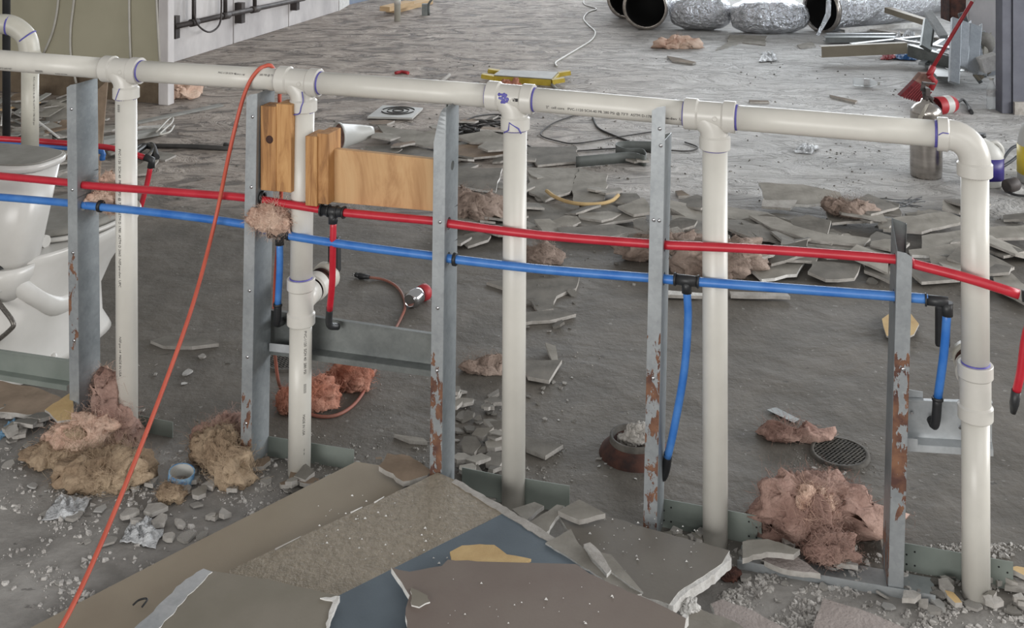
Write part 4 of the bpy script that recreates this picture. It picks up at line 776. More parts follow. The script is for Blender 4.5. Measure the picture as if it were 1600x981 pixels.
# random filler fragments in the rubble, alike
fr = random.Random(5)
def rpoly(c, r, n, rr, zz, tilt=.15, squash=.6):
    a0 = rr.uniform(0, 6.28); sq = rr.uniform(squash, 1); rot = rr.uniform(0, 3.14); pts = []
    gx, gy = rr.gauss(0, tilt), rr.gauss(0, tilt)
    for k in range(n):
        an = a0+2*math.pi*(k+rr.uniform(-.3, .3))/n; rad = r*rr.uniform(.7, 1.1); x, y = rad*math.cos(an), rad*sq*math.sin(an)
        x, y = x*math.cos(rot)-y*math.sin(rot), x*math.sin(rot)+y*math.cos(rot); pts.append(V((c.x+x, c.y+y, zz+gx*x+gy*y)))
    return pts
ORD = ['first', 'second', 'third', 'fourth', 'fifth', 'sixth', 'seventh', 'eighth', 'ninth', 'tenth', 'eleventh', 'twelfth', 'thirteenth', 'fourteenth', 'fifteenth', 'sixteenth', 'seventeenth', 'eighteenth']
def filler(box, n, rlo, rhi, where, group, mats, zmax=.05, seed=1, tilt=.12, th=.011, name='drywall_fragment'):
    rr = random.Random(seed); made = []
    for k in range(n):
        c = P(rr.uniform(box[0], box[2]), rr.uniform(box[1], box[3])); r = rr.uniform(rlo, rhi); z = th+rr.uniform(0, zmax); nc = rr.randint(4, 6); pts = rpoly(c, r, nc, rr, z+r*tilt, tilt)
        lo = min(p.z for p in pts)-th
        if lo < 0.001: pts = [p+UP*(.001-lo) for p in pts]
        pts = jag(pts, r*.05, r*.4, rr); g = G(); g.prism(pts, th, UP, 0, 1); m_ = rr.choice(mats); o = g.obj(name, [m_, 'gypd']); made.append((c.y, c.x/c.y, r, m_, nc, o))
    made.sort(key=lambda t: t[0]); rows = 3 if n > 20 else 2; nm = ('front', 'middle', 'back') if rows == 3 else ('front', 'back')
    for j in range(rows):
        row = sorted(made[j*n//rows:(j+1)*n//rows], key=lambda t: t[1])
        for i, (y, x, r, m_, nc, o) in enumerate(row):
            tag(o, '%s %s fragment, %s from left, %s row of the %s' % ('small' if r < (rlo+rhi)/2 else 'large', {'paper': 'light grey', 'paperd': 'dark grey', 'brownp': 'brown', 'gypd': 'pale', 'foam': 'buff'}[m_], ORD[i], nm[j], where), 'drywall', group)
filler((1050, 330, 1390, 425), 46, .06, .16, 'right rubble', 'rubble right of the tall stud', ['paper', 'paperd', 'paperd'], .05, 11)
filler((1410, 335, 1600, 440), 18, .06, .14, 'last pipe rubble', 'rubble around the last pipe', ['paper', 'paperd'], .04, 12)
filler((710, 250, 1015, 400), 34, .05, .12, 'middle pipe rubble', 'rubble around the middle pipe', ['paper', 'paperd', 'paperd'], .02, 13)
filler((580, 190, 800, 245), 16, .05, .13, 'plywood rubble', 'rubble behind the plywood', ['paper', 'paperd', 'brownp'], .04, 14)
filler((0, 165, 115, 300), 34, .06, .16, 'toilet scrap', 'scrap heap behind the toilet', ['paper', 'paperd', 'brownp', 'gypd'], .05, 15)
filler((150, 190, 240, 300), 12, .05, .1, 'leftmost stud scrap', 'scrap right of the leftmost stud', ['paper', 'paperd', 'brownp'], .03, 16)
filler((0, 640, 108, 700), 16, .02, .05, 'left edge rubble', 'left edge rubble', ['paper', 'paperd', 'brownp', 'gypd'], .02, 21)
filler((405, 728, 600, 768), 14, .012, .035, 'second pipe foot rubble', 'second pipe foot rubble', ['paper', 'paperd', 'brownp', 'gypd'], .02, 22)
filler((706, 620, 790, 770), 30, .015, .045, 'heap by the peeled stud', 'heap by the peeled stud', ['paper', 'paperd', 'paperd'], .02, 23)
filler((1420, 905, 1600, 960), 16, .014, .04, 'last pipe foot rubble', 'last pipe foot rubble', ['paper', 'gypd', 'foam', 'paperd'], .02, 24)
filler((1040, 838, 1100, 852), 6, .012, .03, 'fourth pipe foot rubble', 'fourth pipe foot rubble', ['paper', 'gypd'], .01, 25)
filler((200, 750, 420, 850), 18, .014, .035, 'lower left rubble', 'lower left rubble', ['paper', 'gypd', 'gypd'], .004, 26)
filler((1150, 838, 1400, 905), 14, .014, .035, 'rubble along the track', 'rubble along the track', ['paper', 'paperd', 'gypd'], .02, 27)
# ================================================================== SMALL CHIPS AND CRUMBS
chip_me = []
cr_ = random.Random(31)
def proto(r, th, mats):
    pts = rpoly(V((0, 0, 0)), r, cr_.randint(4, 7), cr_, th, .12, .6); g = G(); g.prism(pts, th, UP, 0, 1)
    me = bpy.data.meshes.new('chip'); me.from_pydata([tuple(v) for v in g.v], [], g.f); me.polygons.foreach_set('material_index', g.mi)
    for m_ in mats: me.materials.append(M[m_])
    return me
for k in range(7): chip_me.append(proto(1, .35, ['chip', 'gypd']))
for k in range(5): chip_me.append(proto(1, .3, ['chipd', 'chipd']))
for k in range(3): chip_me.append(proto(1, .3, ['gyp', 'gyp']))
def chips(box, n, label, group, seed, rlo=.008, rhi=.028, pool=None, line=None):
    rr = random.Random(seed); pool = pool or chip_me
    for k in range(n):
        c = P(rr.uniform(box[0], box[2]), rr.uniform(box[1], box[3])); r = rlo+(rhi-rlo)*rr.random()**2
        o = bpy.data.objects.new('plaster_chip', rr.choice(pool)); COL.objects.link(o); o.location = (c.x, c.y, r*.12); o.scale = (r, r, r*rr.uniform(.4, 1.2)); o.rotation_euler = (rr.gauss(0, .12), rr.gauss(0, .12), rr.uniform(0, 6.3)); tag(o, label, 'debris', group)
def crumbs(box, n, seed, mat, label, rlo=.0015, rhi=.006, poly=None):
    rr = random.Random(seed); g = G()
    for k in range(n):
        x, y = rr.uniform(box[0], box[2]), rr.uniform(box[1], box[3])
        if noise.noise(V((x*.014, y*.024, seed)))+.6*noise.noise(V((x*.05, y*.08, seed+5))) < rr.uniform(-.15, .5): continue
        c = P(x, y); r = rlo+(rhi-rlo)*rr.random()**4; a0 = rr.uniform(0, 6.3); m = rr.choice((3, 4, 5)); hh = r*rr.uniform(.25, .8); sq = rr.uniform(.4, 1); rt = rr.uniform(0, 3)
        ring_ = []
        for q in range(m):
            an = a0+2*math.pi*q/m+rr.uniform(-.4, .4); rd = r*rr.uniform(.6, 1.2); u_, v_ = rd*math.cos(an), rd*math.sin(an)*sq; ring_.append(V((u_*math.cos(rt)-v_*math.sin(rt), u_*math.sin(rt)+v_*math.cos(rt), 0)))
        tl = rr.uniform(-.5, .5)
        g.add([c+p for p in ring_]+[c+p*.8+V((0, 0, max(.0006, hh+tl*p.x))) for p in ring_], [(j, (j+1) % m, m+(j+1) % m, m+j) for j in range(m)]+[tuple(range(m, 2*m))])
    o = g.obj('loose_crumbs', mat, base=g.v[0]); tag(o, label, 'debris', None, 'stuff')
light = chip_me[:7]+chip_me[12:]; dark = chip_me[7:12]+chip_me[:2]
for k in range(16):
    x0 = cr_.uniform(-10, 100); y0 = cr_.uniform(160, 225); a_ = cr_.uniform(-.6, .6); L = cr_.uniform(30, 70); z_ = .03+.006*k; zz = P(x0, y0, z_); e_ = zz+V((L/180*math.cos(a_*3), L/180*math.sin(a_*3), cr_.uniform(-.03, .06))); g = G(); g.beam(zz, e_, cr_.uniform(.02, .07), .008); tag(g.obj('board_strip', cr_.choice(['paper', 'gypd', 'brownp', 'plasg', 'paperd'])), 'narrow board strip lying loose in the scrap heap behind the toilet', 'strip', 'loose strips in the scrap heap')
chips((0, 700, 420, 860), 35, 'small plaster chip on the floor at the lower left', 'chips at the lower left', 41, pool=light)
chips((0, 860, 240, 975), 8, 'tiny plaster chip below the lower left insulation pile', 'chips at the bottom left corner', 42, .005, .014, light)
chips((0, 625, 110, 700), 11, 'plaster chip at the left edge under the brace', 'chips at the left edge', 43, .012, .035)
chips((400, 700, 560, 770), 20, 'plaster chip around the second pipe foot', 'chips around the second pipe foot', 44, .01, .03)
chips((560, 720, 690, 750), 7, 'plaster chip left of the peeled stud foot', 'chips by the peeled stud foot', 45, .01, .03)
chips((706, 615, 790, 780), 30, 'grey chip in the heap between the peeled stud and middle pipe', 'chips between the peeled stud and middle pipe', 46, .01, .035, dark)
chips((820, 580, 900, 660), 13, 'grey chip on the slab right of the middle pipe', 'chips right of the middle pipe', 47, .005, .02)
chips((215, 540, 400, 680), 15, 'grey chip on the slab between first pipe and corded stud', 'chips between first and second pipe', 48, .006, .024)
chips((930, 700, 1020, 770), 11, 'chip around the open rusty drain hub', 'chips around the drain hub', 49, .006, .02)
chips((1040, 820, 1180, 880), 14, 'chip around the fourth pipe foot', 'chips around the fourth pipe foot', 50, .008, .024, light)
chips((1150, 870, 1600, 980), 30, 'plaster chip on the floor at the lower right', 'chips at the lower right', 51, .006, .02, light)
chips((1420, 900, 1600, 965), 20, 'chip around the last pipe foot', 'chips around the last pipe foot', 52, .01, .028)
chips((1240, 690, 1370, 745), 10, 'chip around the round floor grate', 'chips around the round grate', 53, .004, .012, light)
chips((800, 440, 900, 520), 12, 'grey chip in the crack below the blue line', 'chips in the crack', 54, .008, .03, dark)
chips((950, 350, 1400, 450), 20, 'grey chip in front of the right rubble', 'chips in front of the right rubble', 55, .01, .03, dark)
chips((200, 290, 330, 340), 12, 'brown-grey chip beside the rear red drop', 'chips beside the rear red drop', 56, .006, .02)
chips((560, 210, 700, 250), 6, 'chip on the floor behind the plywood', 'chips behind the plywood', 57, .01, .03, light)
crumbs((0, 700, 460, 990), 9000, 61, 'crumb', 'loose pale plaster crumbs over the lower left floor', .0014, .010)
crumbs((1120, 850, 1610, 1000), 16000, 62, 'crumb', 'loose pale plaster crumbs over the lower right floor', .0014, .009)
crumbs((400, 690, 900, 800), 5000, 63, 'chip', 'loose plaster crumbs along the wall line', .0015, .006)
crumbs((200, 540, 1000, 700), 2000, 64, 'chip', 'sparse plaster crumbs on the dark slab', .0012, .004)
crumbs((700, 250, 1600, 460), 2600, 65, 'chipd', 'loose grey crumbs through the rubble field', .002, .01)
crumbs((240, 90, 1600, 260), 3500, 66, 'chipd', 'small dark grit on the far floor', .002, .012)
crumbs((1230, 680, 1380, 745), 500, 67, 'chip', 'pale grit around the round floor grate', .0015, .005)
# ================================================================== DRAINS
def grate(c, r, label):
    th = thing('floor_grate', c, label, 'drain')
    g = G(); g.lathe(c, UP, [(0, r+.012), (.008, r+.01), (.010, r), (.004, r-.002)], 36, caps=False); g.obj('rim', 'drain', th)
    g = G(); g.lathe(c, UP, [(.001, r), (.002, 0)], 36, caps=False); g.obj('well', 'dark', th)
    g = G(); k = 5
    for i in range(-k, k+1):
        y = r*i/k*.96; h = math.sqrt(max(0, r*r-y*y))
        if h < .01: continue
        g.beam(c+V((-h, y, .007)), c+V((h, y, .007)), .0066, .005); g.beam(c+V((y, -h, .007)), c+V((y, h, .007)), .0066, .005)
    g.obj('grille', 'drain', th)
grate(P(1312, 710), .07, 'round dusty floor grate behind the short stud, on the slab'); grate(P(447, 566), .065, 'round floor grate half hidden behind the second pipe')
c = P(992, 708); th = thing('drain_hub', c, 'open rusty drain hub with torn rag inside left of the tall stud', 'drain')
g = G(); g.lathe(c, UP, [(0, .10), (.012, .095), (.03, .075), (.036, .07), (.036, .058), (.01, .055), (.003, .0)], 32, caps=False); g.obj('rusty_hub', 'rust', th)
g = G(); g.lathe(c, UP, [(.034, .071), (.05, .07), (.05, .062), (.02, .058)], 32, caps=False); g.obj('rim', 'drain', th)
o = blob('torn_rag', 'pale torn rag stuffed in the open drain hub', 'rag', c+UP*.03, [E(.01, 0, .02, .04, .03, .035), E(-.02, 0, .01, .03, .02, .02)], 'gypd', 33, fold=1.4, fuzz=0)
c = P(622, 178); th = thing('square_grate', c, 'white square floor grate with curved slots beyond the plywood', 'drain')
q = [P(598, 169), P(661, 173), P(644, 189), P(574, 187)]; g = G(); g.prism([p+UP*.02 for p in q], .012); g.obj('plate_frame', 'jug', th)
for k, r_ in enumerate((.035, .07, .105)):
    for s_ in (0, 1):
        g = G(); pts = [c+V((r_*math.cos(a_), r_*math.sin(a_), .022)) for a_ in [s_*math.pi+.25+i*2.6/10 for i in range(11)]]; g.tube(pts, .004, 6); g.obj('slot', 'dark', th)
# soda can
c0 = P(634, 472, .033); ax_ = V((.06, .11, 0)).normalized(); g = G(); th = thing('drink_can', P(643, 465), 'crushed red and silver drink can lying on the slab beside the cord', 'can')
c0 = P(640, 470, .031); g.lathe(c0, ax_, [(0, .022), (.006, .026), (.012, .031), (.05, .031), (.07, .028)], 24); g.obj('silver_body', 'chrome', th)
g = G(); g.lathe(c0+ax_*.07, (ax_+V((.2, 0, 0))), [(0, .029), (.03, .031), (.04, .024)], 24); g.obj('red_body', 'redp', th)
g = G(); g.lathe(c0-ax_*.001, ax_, [(0, .022), (.002, .018), (.006, .002)], 24, caps=False); g.obj('dished_base', 'chrome', th)
# tape roll
c = P(282, 757); th = thing('tape_roll', c, 'blue and white printed tape roll standing beside the tan insulation', 'tape'); ta = (UP+V((.15, -.12, 0))).normalized()
g = G(); g.lathe(c+UP*.004, ta, [(0, .030), (0, .034), (.034, .034), (.034, .031), (0, .030)], 28, caps=False); g.obj('printed_band', 'tape', th)
g = G(); g.lathe(c+UP*.004, ta, [(0, .0295), (.0335, .0305), (.0335, .0295), (0, .029)], 28, caps=False); g.obj('core', 'jug', th)
# plastic scraps: crumpled thin films
def film(px, label, mat, seed, hgt=.02, cat='plastic scrap', name='plastic_film'):
    rr = random.Random(seed); a, b, c_, d_ = [P(*p) for p in px]; n = 14; vs = []
    for i in range(n+1):
        for j in range(n+1):
            u, v = i/n, j/n; p = (a*(1-u)+b*u)*(1-v)+(d_*(1-u)+c_*u)*v; q = V((p.x*22, p.y*22, seed)); e = math.sin(math.pi*u)*math.sin(math.pi*v)
            p = p+V((noise.noise(q), noise.noise(q+V((9, 0, 0))), 0))*.015; vs.append(V((p.x, p.y, .003+abs(noise.fractal(q*1.6, .8, 2.2, 3))*hgt*(.3+e))))
    g = G(); g.add(vs, [(i*(n+1)+j, (i+1)*(n+1)+j, (i+1)*(n+1)+j+1, i*(n+1)+j+1) for i in range(n) for j in range(n)], 0, True); return tag(g.obj(name, mat, solid=.0006), label, cat)
film([(66, 815), (95, 775), (145, 782), (120, 815)], 'white crumpled film on the lower left floor', 'bag', 1, .035); film([(190, 850), (205, 815), (255, 830), (245, 858)], 'white crumpled film beside the orange cord bottom', 'bag', 2, .04)
film([(0, 690), (5, 668), (28, 655), (24, 676)], 'blue film scrap at the left edge', 'bagb', 3, .03); film([(208, 832), (222, 815), (240, 812), (235, 830)], 'small clear film under the white film', 'bag', 4, .03)
film([(1240, 240), (1255, 226), (1280, 230), (1268, 241)], 'small clear film just under the long pipe at right', 'bag', 5, .05); film([(1185, 98), (1190, 84), (1212, 86), (1214, 97)], 'crumpled clear wrapper with a dark loop on the far floor', 'bag', 6, .07)
# lamp can with bulb
c = D(528, 213, 6.3); ax_ = V((.78, .6, -.03)).normalized(); th = thing('lamp_reflector', P(550, 232), 'white cone reflector with a bulb lying beyond the plywood', 'lamp')
g = G(); g.lathe(c, ax_, [(0, .075), (.012, .076), (.012, .070), (.13, .05), (.20, .035), (.22, .03)], 30, caps=False); g.obj('reflector', 'jug', th, solid=.002)
g = G(); g.lathe(c+ax_*.015, ax_, [(0, .068), (.1, .052), (.11, 0)], 30, caps=False); g.obj('inside', 'insp', th)
g = G(); g.lathe(c+ax_*.07-V((0, .02, 0)), ax_, [(0, .0), (.006, .02), (.03, .036), (.06, .03), (.09, .015), (.12, .014)], 24); g.obj('bulb', 'por', th)
# ================================================================== CABLES ON THE FLOOR
def cable(pts, label, mat='cable', r=.004, name='black_cable', z=.006, k=6, cat='cable', group=None):
    g = G(); g.tube([P(x, y, z) for x, y in pts], r, 8, k=k); return tag(g.obj(name, mat), label, cat, group)
cable([(820, 225), (850, 238), (900, 236), (965, 232), (1030, 234), (1075, 236), (1090, 230), (1070, 222)], 'black cable running right from the middle pipe past the tall stud')
cable([(905, 178), (870, 190), (850, 202), (846, 212), (870, 220), (900, 224), (960, 215), (1025, 205)], 'thin black cable looping nearest under the long pipe')
cable([(926, 183), (935, 200), (960, 212), (985, 222), (1010, 236), (1040, 238)], 'twisted black cable dropping diagonally toward the tall stud', r=.006)
rr = random.Random(9)
tg = thing('cable_tangle', P(755, 205), 'tangled heap of black cables between the peeled stud and middle pipe', 'cable')
for k in range(9):
    cx, cy = 755+rr.uniform(-25, 25), 204+rr.uniform(-12, 14); pts = []; a0 = rr.uniform(0, 6)
    for i in range(9): an = a0+i*.85; pts.append(P(cx+math.cos(an)*rr.uniform(20, 48), cy+math.sin(an)*rr.uniform(5, 15), rr.uniform(.008, .05)))
    g = G(); g.tube(pts, .0055, 7, k=5); g.obj('cable', 'cable', tg)
tg = thing('wire_bundle', P(1400, 325), 'bundle of thin black wires lying above the short stud', 'wire')
for k in range(12):
    y0 = 318+rr.uniform(-7, 8); g = G(); g.tube([P(1340+rr.uniform(0, 14), y0+rr.uniform(-3, 3), .05), P(1375, y0+rr.uniform(-6, 6), .07), P(1405, y0+rr.uniform(-4, 6), .06), P(1428+rr.uniform(-10, 20), y0+rr.uniform(-8, 8), .055)], .0022, 5, k=4); g.obj('wire', 'blk', tg)
cable([(850, 312), (868, 322), (900, 333), (940, 332), (965, 318)], 'curved yellowish hose lying right of the middle pipe', 'insd', .011, 'curved_hose', .03, cat='hose') if False else cable([(854, 298), (868, 308), (895, 317), (930, 319), (955, 314), (966, 305)], 'curved yellowish hose lying right of the middle pipe', 'foam', .009, 'curved_hose', .04, cat='hose')
cable([(870, 104), (868, 98), (880, 90), (905, 75), (925, 62), (930, 50), (920, 40), (912, 30), (918, 20), (932, 14), (915, 8), (912, 2), (918, -8)], 'long thin white cable winding away beyond the yellow tray', 'wcable', .008, 'white_cable')
cable([(855, 126), (862, 132), (873, 142)], 'short pale stick in front of the yellow tray', 'plasg', .01, 'pale_stick', .01, 2, 'stick'); cable([(688, 127), (698, 121), (702, 117)], 'short white stick on the far floor above the second tee', 'gypd', .014, 'pale_stick', .014, 2, 'stick')
cable([(618, 114), (628, 112), (638, 114)], 'short red stick on the far floor above the plywood', 'redp', .012, 'red_stick', .012, 2, 'stick')
cable([(240, 228), (300, 229), (358, 232), (352, 226)], 'black flat cable on the floor right of the first pipe', 'cable', .014, 'flat_cable', .012)
cable([(205, 238), (222, 228), (240, 232), (228, 246), (212, 240), (236, 226), (245, 246)], 'dark crumpled cable knot right of the first pipe', 'blk', .016, 'cable_knot', .03)
cable([(245, 206), (262, 188), (270, 184), (268, 192), (255, 204), (250, 210), (265, 206), (272, 196)], 'white looped wire right of the first pipe', 'wcable', .006, 'looped_wire', .05)
def stick(a, b, wd, h, label, mat, z0=.02, z1=.02, name='metal_strip', cat='strip', group=None, par=None):
    g = G(); g.beam(P(a[0], a[1], z0+h/2), P(b[0], b[1], z1+h/2), wd, h); o = g.obj(name, mat, par, bevel=.001)
    return tag(o, label, cat, group) if par is None else o
stick((212, 192), (346, 164), .05, .012, 'long pale strip on the floor right of the first pipe', 'plasg', .0, .0)
stick((215, 200), (262, 197), .05, .01, 'short white strip below the long pale strip', 'gyp', .01, .02); stick((152, 222), (250, 205), .09, .03, 'pale rolled board beside the leftmost stud', 'plasg', .06, .0)
for k, (a_, b_, w_, m_) in enumerate((((5, 168), (95, 212), .012, 'gyp'), ((0, 178), (88, 218), .01, 'plasg'), ((60, 210), (108, 190), .03, 'plasg'), ((20, 212), (70, 190), .06, 'plasg'), ((65, 182), (105, 158), .09, 'paper'), ((0, 172), (60, 160), .04, 'lum'), ((8, 195), (12, 165), .05, 'gyp'), ((60, 190), (92, 215), .012, 'gyp'))):
    stick(a_, b_, w_, .008, 'thin pale strip crossing the scrap heap behind the toilet', m_, .06+.008*k, .04+.008*k, 'pale_strip', 'strip', 'strips crossing the scrap heap')
g = G(); q = [D(168, 126, 5.0), D(150, 142, 5.0), D(142, 340, 4.98), D(150, 358, 4.98), D(158, 240, 5.0)]; g.prism(q, .012, V((0, -1, 0))); tag(g.obj('leaning_board', ['brownp']), 'brown torn board leaning just behind the leftmost stud', 'board')
# bent grey band
pts = [P(900, 262, .0), P(945, 258, .0), P(985, 255, .0), P(1008, 260, .0), P(1004, 250, .0), P(975, 248, .0), P(962, 242, .0), P(975, 237, .0), P(1030, 238, 0)]
pp = cr(pts, 6); g = G(); vs = []
for p in pp: vs += [p+UP*.002, p+UP*.06]
g.add(vs, [(2*i, 2*i+2, 2*i+3, 2*i+1) for i in range(len(pp)-1)], 0, True); tag(g.obj('bent_band', 'gstrip', solid=.003), 'bent grey metal band on the floor left of the tall stud', 'band')
# ================================================================== YELLOW TRAY
th = thing('yellow_tray', P(830, 126), 'grey topped yellow edged tray lying on the floor behind the middle tee', 'tray')
a, b, c_, d_ = P(786, 108, .05), P(868, 112, .05), P(866, 120, .05), P(784, 116, .05)
A, B, C_, D_ = P(782, 109, .05), P(872, 112, .05), P(862, 123, .05), P(772, 117, .05)
g = G(); g.prism([A, B, C_, D_], .006); g.obj('grey_top', 'plasg', th)
for p0, p1 in ((D_, C_), (A, B), (A, D_), (B, C_)): g = G(); g.beam(p0-UP*.03, p1-UP*.03, .03, .045); g.obj('yellow_edge', 'yel', th)
for p, s_ in ((A, -1), (C_, 1), (B, 1), (D_, -1)): g = G(); g.beam(p-UP*.02, p+V((.09*s_, .02, -.01)), .05, .03); g.obj('handle_lug', 'yel', th)
# ================================================================== FLEXIBLE FOIL DUCTS
def duct(path, r, label, open_start=True, ends='pinch', seg=1.0, wr=.025, cat='duct'):
    pts = cr([V(p) for p in path], 14); th = thing('foil_duct', V((path[0][0], path[0][1], 0)), label, cat); n = len(pts); rr_ = []
    L = 0; 
    for i, p in enumerate(pts):
        if i: L += (p-pts[i-1]).length
        q = r*(1+wr*math.sin(L*55)*.5+noise.noise(p*6)*wr*1.5)
        if ends == 'pinch': t = i/(n-1); q *= min(1, (abs(math.sin(math.pi*t))+1e-4)**.25+.02); q *= 1+.05*noise.noise(p*14)
        rr_.append(q)
    g = G(); g.tube(pts, rr_, 32, caps=(ends == 'pinch')); g.obj('foil_jacket', 'foil', th)
    if open_start and ends != 'pinch':
        d_ = (pts[1]-pts[0]).normalized(); g = G(); g.lathe(pts[0]-d_*.01, d_, [(0, r*.90), (0, r*1.02), (.04, r*1.02), (.04, r*.9)], 32, caps=False); g.obj('end_collar', 'steel', th)
        g = G(); g.lathe(pts[0]+d_*.02, d_, [(0, r*.92), (.6, r*.9), (.6, 0)], 32, caps=False); g.obj('black_liner', 'dark', th)
    return th
r_ = .215
duct([P(1008, 47)+V((0, 0, r_)), P(1018, 36)+V((0, 0, r_)), P(1048, 5)+V((0.1, .3, r_)), P(1090, -20)+V((.2, .8, r_))], r_*.98, 'foil duct at the left of the stack with its black mouth facing us', ends='open')
duct([P(985, 30)+V((-.02, 0, r_)), P(995, 14)+V((0, 0.1, r_)), P(1020, -10)+V((0, .6, r_))], r_, 'foil duct half hidden behind the leftmost open duct', ends='open')
duct([P(1050, 47)+V((-.02, .05, .17)), P(1095, 48)+V((0, .05, .17)), P(1145, 49)+V((.0, .05, .17))], .17, 'short bulging foil duct left of centre in the stack')
duct([P(1140, 50)+V((.0, 0, .15)), P(1198, 52)+V((0, 0, .16)), P(1262, 50)+V((0, 0, .15))], .165, 'longer bulging foil duct in the middle of the stack')
duct([P(1120, 28)+V((0, .5, .5)), P(1190, 28)+V((0, .5, .5)), P(1290, 25)+V((0, .5, .48))], .16, 'foil duct lying on top behind the bulging ones', ends='open', open_start=False)
duct([P(1283, 50)+V((0, 0, .21)), P(1330, 47)+V((0, .1, .21)), P(1420, 32)+V((0, .1, .21)), P(1500, 8)+V((.1, .2, .21))], .215, 'long foil duct with open black mouth running to the right', ends='open')
g = G(); q = P(1278, 48); g.add([q+V((.02, -.24, .5)), q+V((.06, -.24, .48)), q+V((.05, -.25, .18)), q+V((-.06, -.27, .0)), q+V((-.09, -.27, .0)), q+V((.0, -.26, .2))], [(0, 1, 2, 5), (5, 2, 3, 4)]); tag(g.obj('foil_strap', 'foil', solid=.004), 'loose foil strip hanging over the long duct mouth', 'strip')
# ================================================================== SCRAP METAL AT THE RIGHT
SCL = 'scrap metal'
def chan(a, b, w_, h_, mat, label, group=None, za=.02, zb=.02):
    th = thing('metal_channel', P(a[0], a[1], 0), label, SCL, group); p0, p1 = P(a[0], a[1], za), P(b[0], b[1], zb); d_ = (p1-p0).normalized(); sd_ = d_.cross(UP).normalized(); u_ = sd_.cross(d_)
    g = G(); g.box((p0+p1)/2+u_*h_/2, (p1-p0)/2, sd_*.002, u_*h_/2); g.obj('web', mat, th)
    g = G(); g.box((p0+p1)/2+u_*h_-sd_*w_/2, (p1-p0)/2, sd_*w_/2, u_*.002); g.obj('flange', mat, th)
    g = G(); g.box((p0+p1)/2+u_*.002-sd_*w_/2, (p1-p0)/2, sd_*w_/2, u_*.002); g.obj('flange', mat, th)
M['tanm'] = sm('tan_painted_metal', S(136, 128, 112), S(146, 138, 122), 6, .6)
chan((1284, 90), (1418, 84), .06, .085, 'tanm', 'tan painted channel lying nearest in front of the scrap heap', None, .05, .07)
chan((1418, 88), (1500, 112), .06, .09, 'galvd', 'grey channel crossing from the tan one toward the right', None, .06, .03)
chan((1292, 62), (1432, 62), .05, .05, 'galvb', 'bright thin channel lying behind the tan one')
chan((1320, 52), (1470, 40), .1, .03, 'gyp', 'white channel lying along the long duct', None, .03, .06)
chan((1290, 66), (1480, 66), .09, .04, 'galvd', 'dark channel lying lowest under the bright one')
chan((1382, 20), (1450, 42), .07, .05, 'tanm', 'tan channel lying on top of the long duct end', None, .16, .12)
chan((1450, 85), (1485, 62), .04, .03, 'galvb', 'short bright channel slanting up in the scrap heap', None, .08, .14)
def upr(a, b, Ya, Yb_, w_, mat, label, bend=.0, name='metal_channel'):
    g = G(); p0, p1 = D(a[0], a[1], Ya), D(b[0], b[1], Yb_); g.beam(p0, p1, w_, .03, up=(0, -1, 0)); g.beam(p0+V((w_/2, .03, 0)), p1+V((w_/2, .03, 0)), .004, .06, up=(0, -1, 0)); return tag(g.obj(name, mat, bevel=.002), label, SCL)
upr((1452, 34), (1446, 76), 8.7, 8.5, .09, 'galvd', 'stubby grey channel standing at the left of the upright scrap')
upr((1494, 30), (1490, 130), 8.0, 7.7, .07, 'galv', 'long grey channel standing nearest left in the upright scrap')
upr((1508, 35), (1502, 105), 8.1, 7.9, .08, 'galvb', 'pale perforated channel standing second in the upright scrap')
upr((1524, 40), (1518, 112), 8.1, 7.9, .09, 'galv', 'grey perforated channel standing third in the upright scrap')
upr((1532, 50), (1550, 118), 8.2, 8.1, .06, 'galvb', 'short pale channel leaning furthest right in the upright scrap')
upr((1502, 20), (1536, 122), 8.25, 8.1, .05, 'galvd', 'thin dark channel leaning behind the upright scrap')
upr((1450, 20), (1475, 58), 8.6, 8.3, .06, 'galvb', 'bright torn channel end poking up left of the broom handle')
g = G(); pts = [D(1515, 55, 8.1), D(1535, 50, 8.1), D(1550, 55, 8.1), D(1556, 68, 8.1)]; vs = []
for p in cr(pts, 4): vs += [p, p+V((-.06, -.05, -.08))]
g.add(vs, [(2*i, 2*i+2, 2*i+3, 2*i+1) for i in range(len(vs)//2-1)], 0, True); tag(g.obj('bent_sheet', 'paper', solid=.004), 'curved grey sheet bent over the upright scrap', SCL)
g = G(); g.box(D(1537, -40, 8.6), V((.12, 0, 0)), V((0, .03, 0)), V((.02, 0, .78))); tag(g.obj('leaning_door', 'panel', bevel=.004), 'pale door leaf leaning beside the dark right frame', 'door leaf')
g = G(); g.box(D(1545, 98, 7.9)+V((0, 0, .0)), V((.06, .0, .02)), V((0, .05, 0)), V((-.015, 0, .05))); tag(g.obj('white_offcut', 'gyp', bevel=.004), 'small white offcut beside the dark right frame', 'offcut')
g = G(); g.box(D(1502, 12, 8.9), V((.13, 0, 0)), V((0, .1, 0)), V((0, 0, .1))); tag(g.obj('brick_coloured_box', 'rust', bevel=.01), 'dark red box behind the broom handle at the top', 'box')
for k, (a_, b_, m_, w_, z_, l_) in enumerate((((1330, 70), (1440, 58), 'galvd', .06, .08, 'dark strip crossing behind the wrapper'), ((1400, 62), (1495, 78), 'galvb', .04, .12, 'bright strip tilted over the wrapper'), ((1440, 100), (1500, 60), 'galv', .05, .05, 'grey strip rising right of the tan channel'), ((1350, 44), (1460, 60), 'gypd', .12, .04, 'white board strip beside the long duct'), ((1455, 98), (1478, 122), 'galvd', .12, .02, 'dark plate leaning near the broom cap'), ((1470, 60), (1545, 72), 'paperd', .14, .10, 'dark board among the upright scrap'))):
    g = G(); g.beam(P(a_[0], a_[1], z_), P(b_[0], b_[1], z_+.05), w_, .02); tag(g.obj('metal_strip', m_), l_, SCL)
ru = random.Random(3)
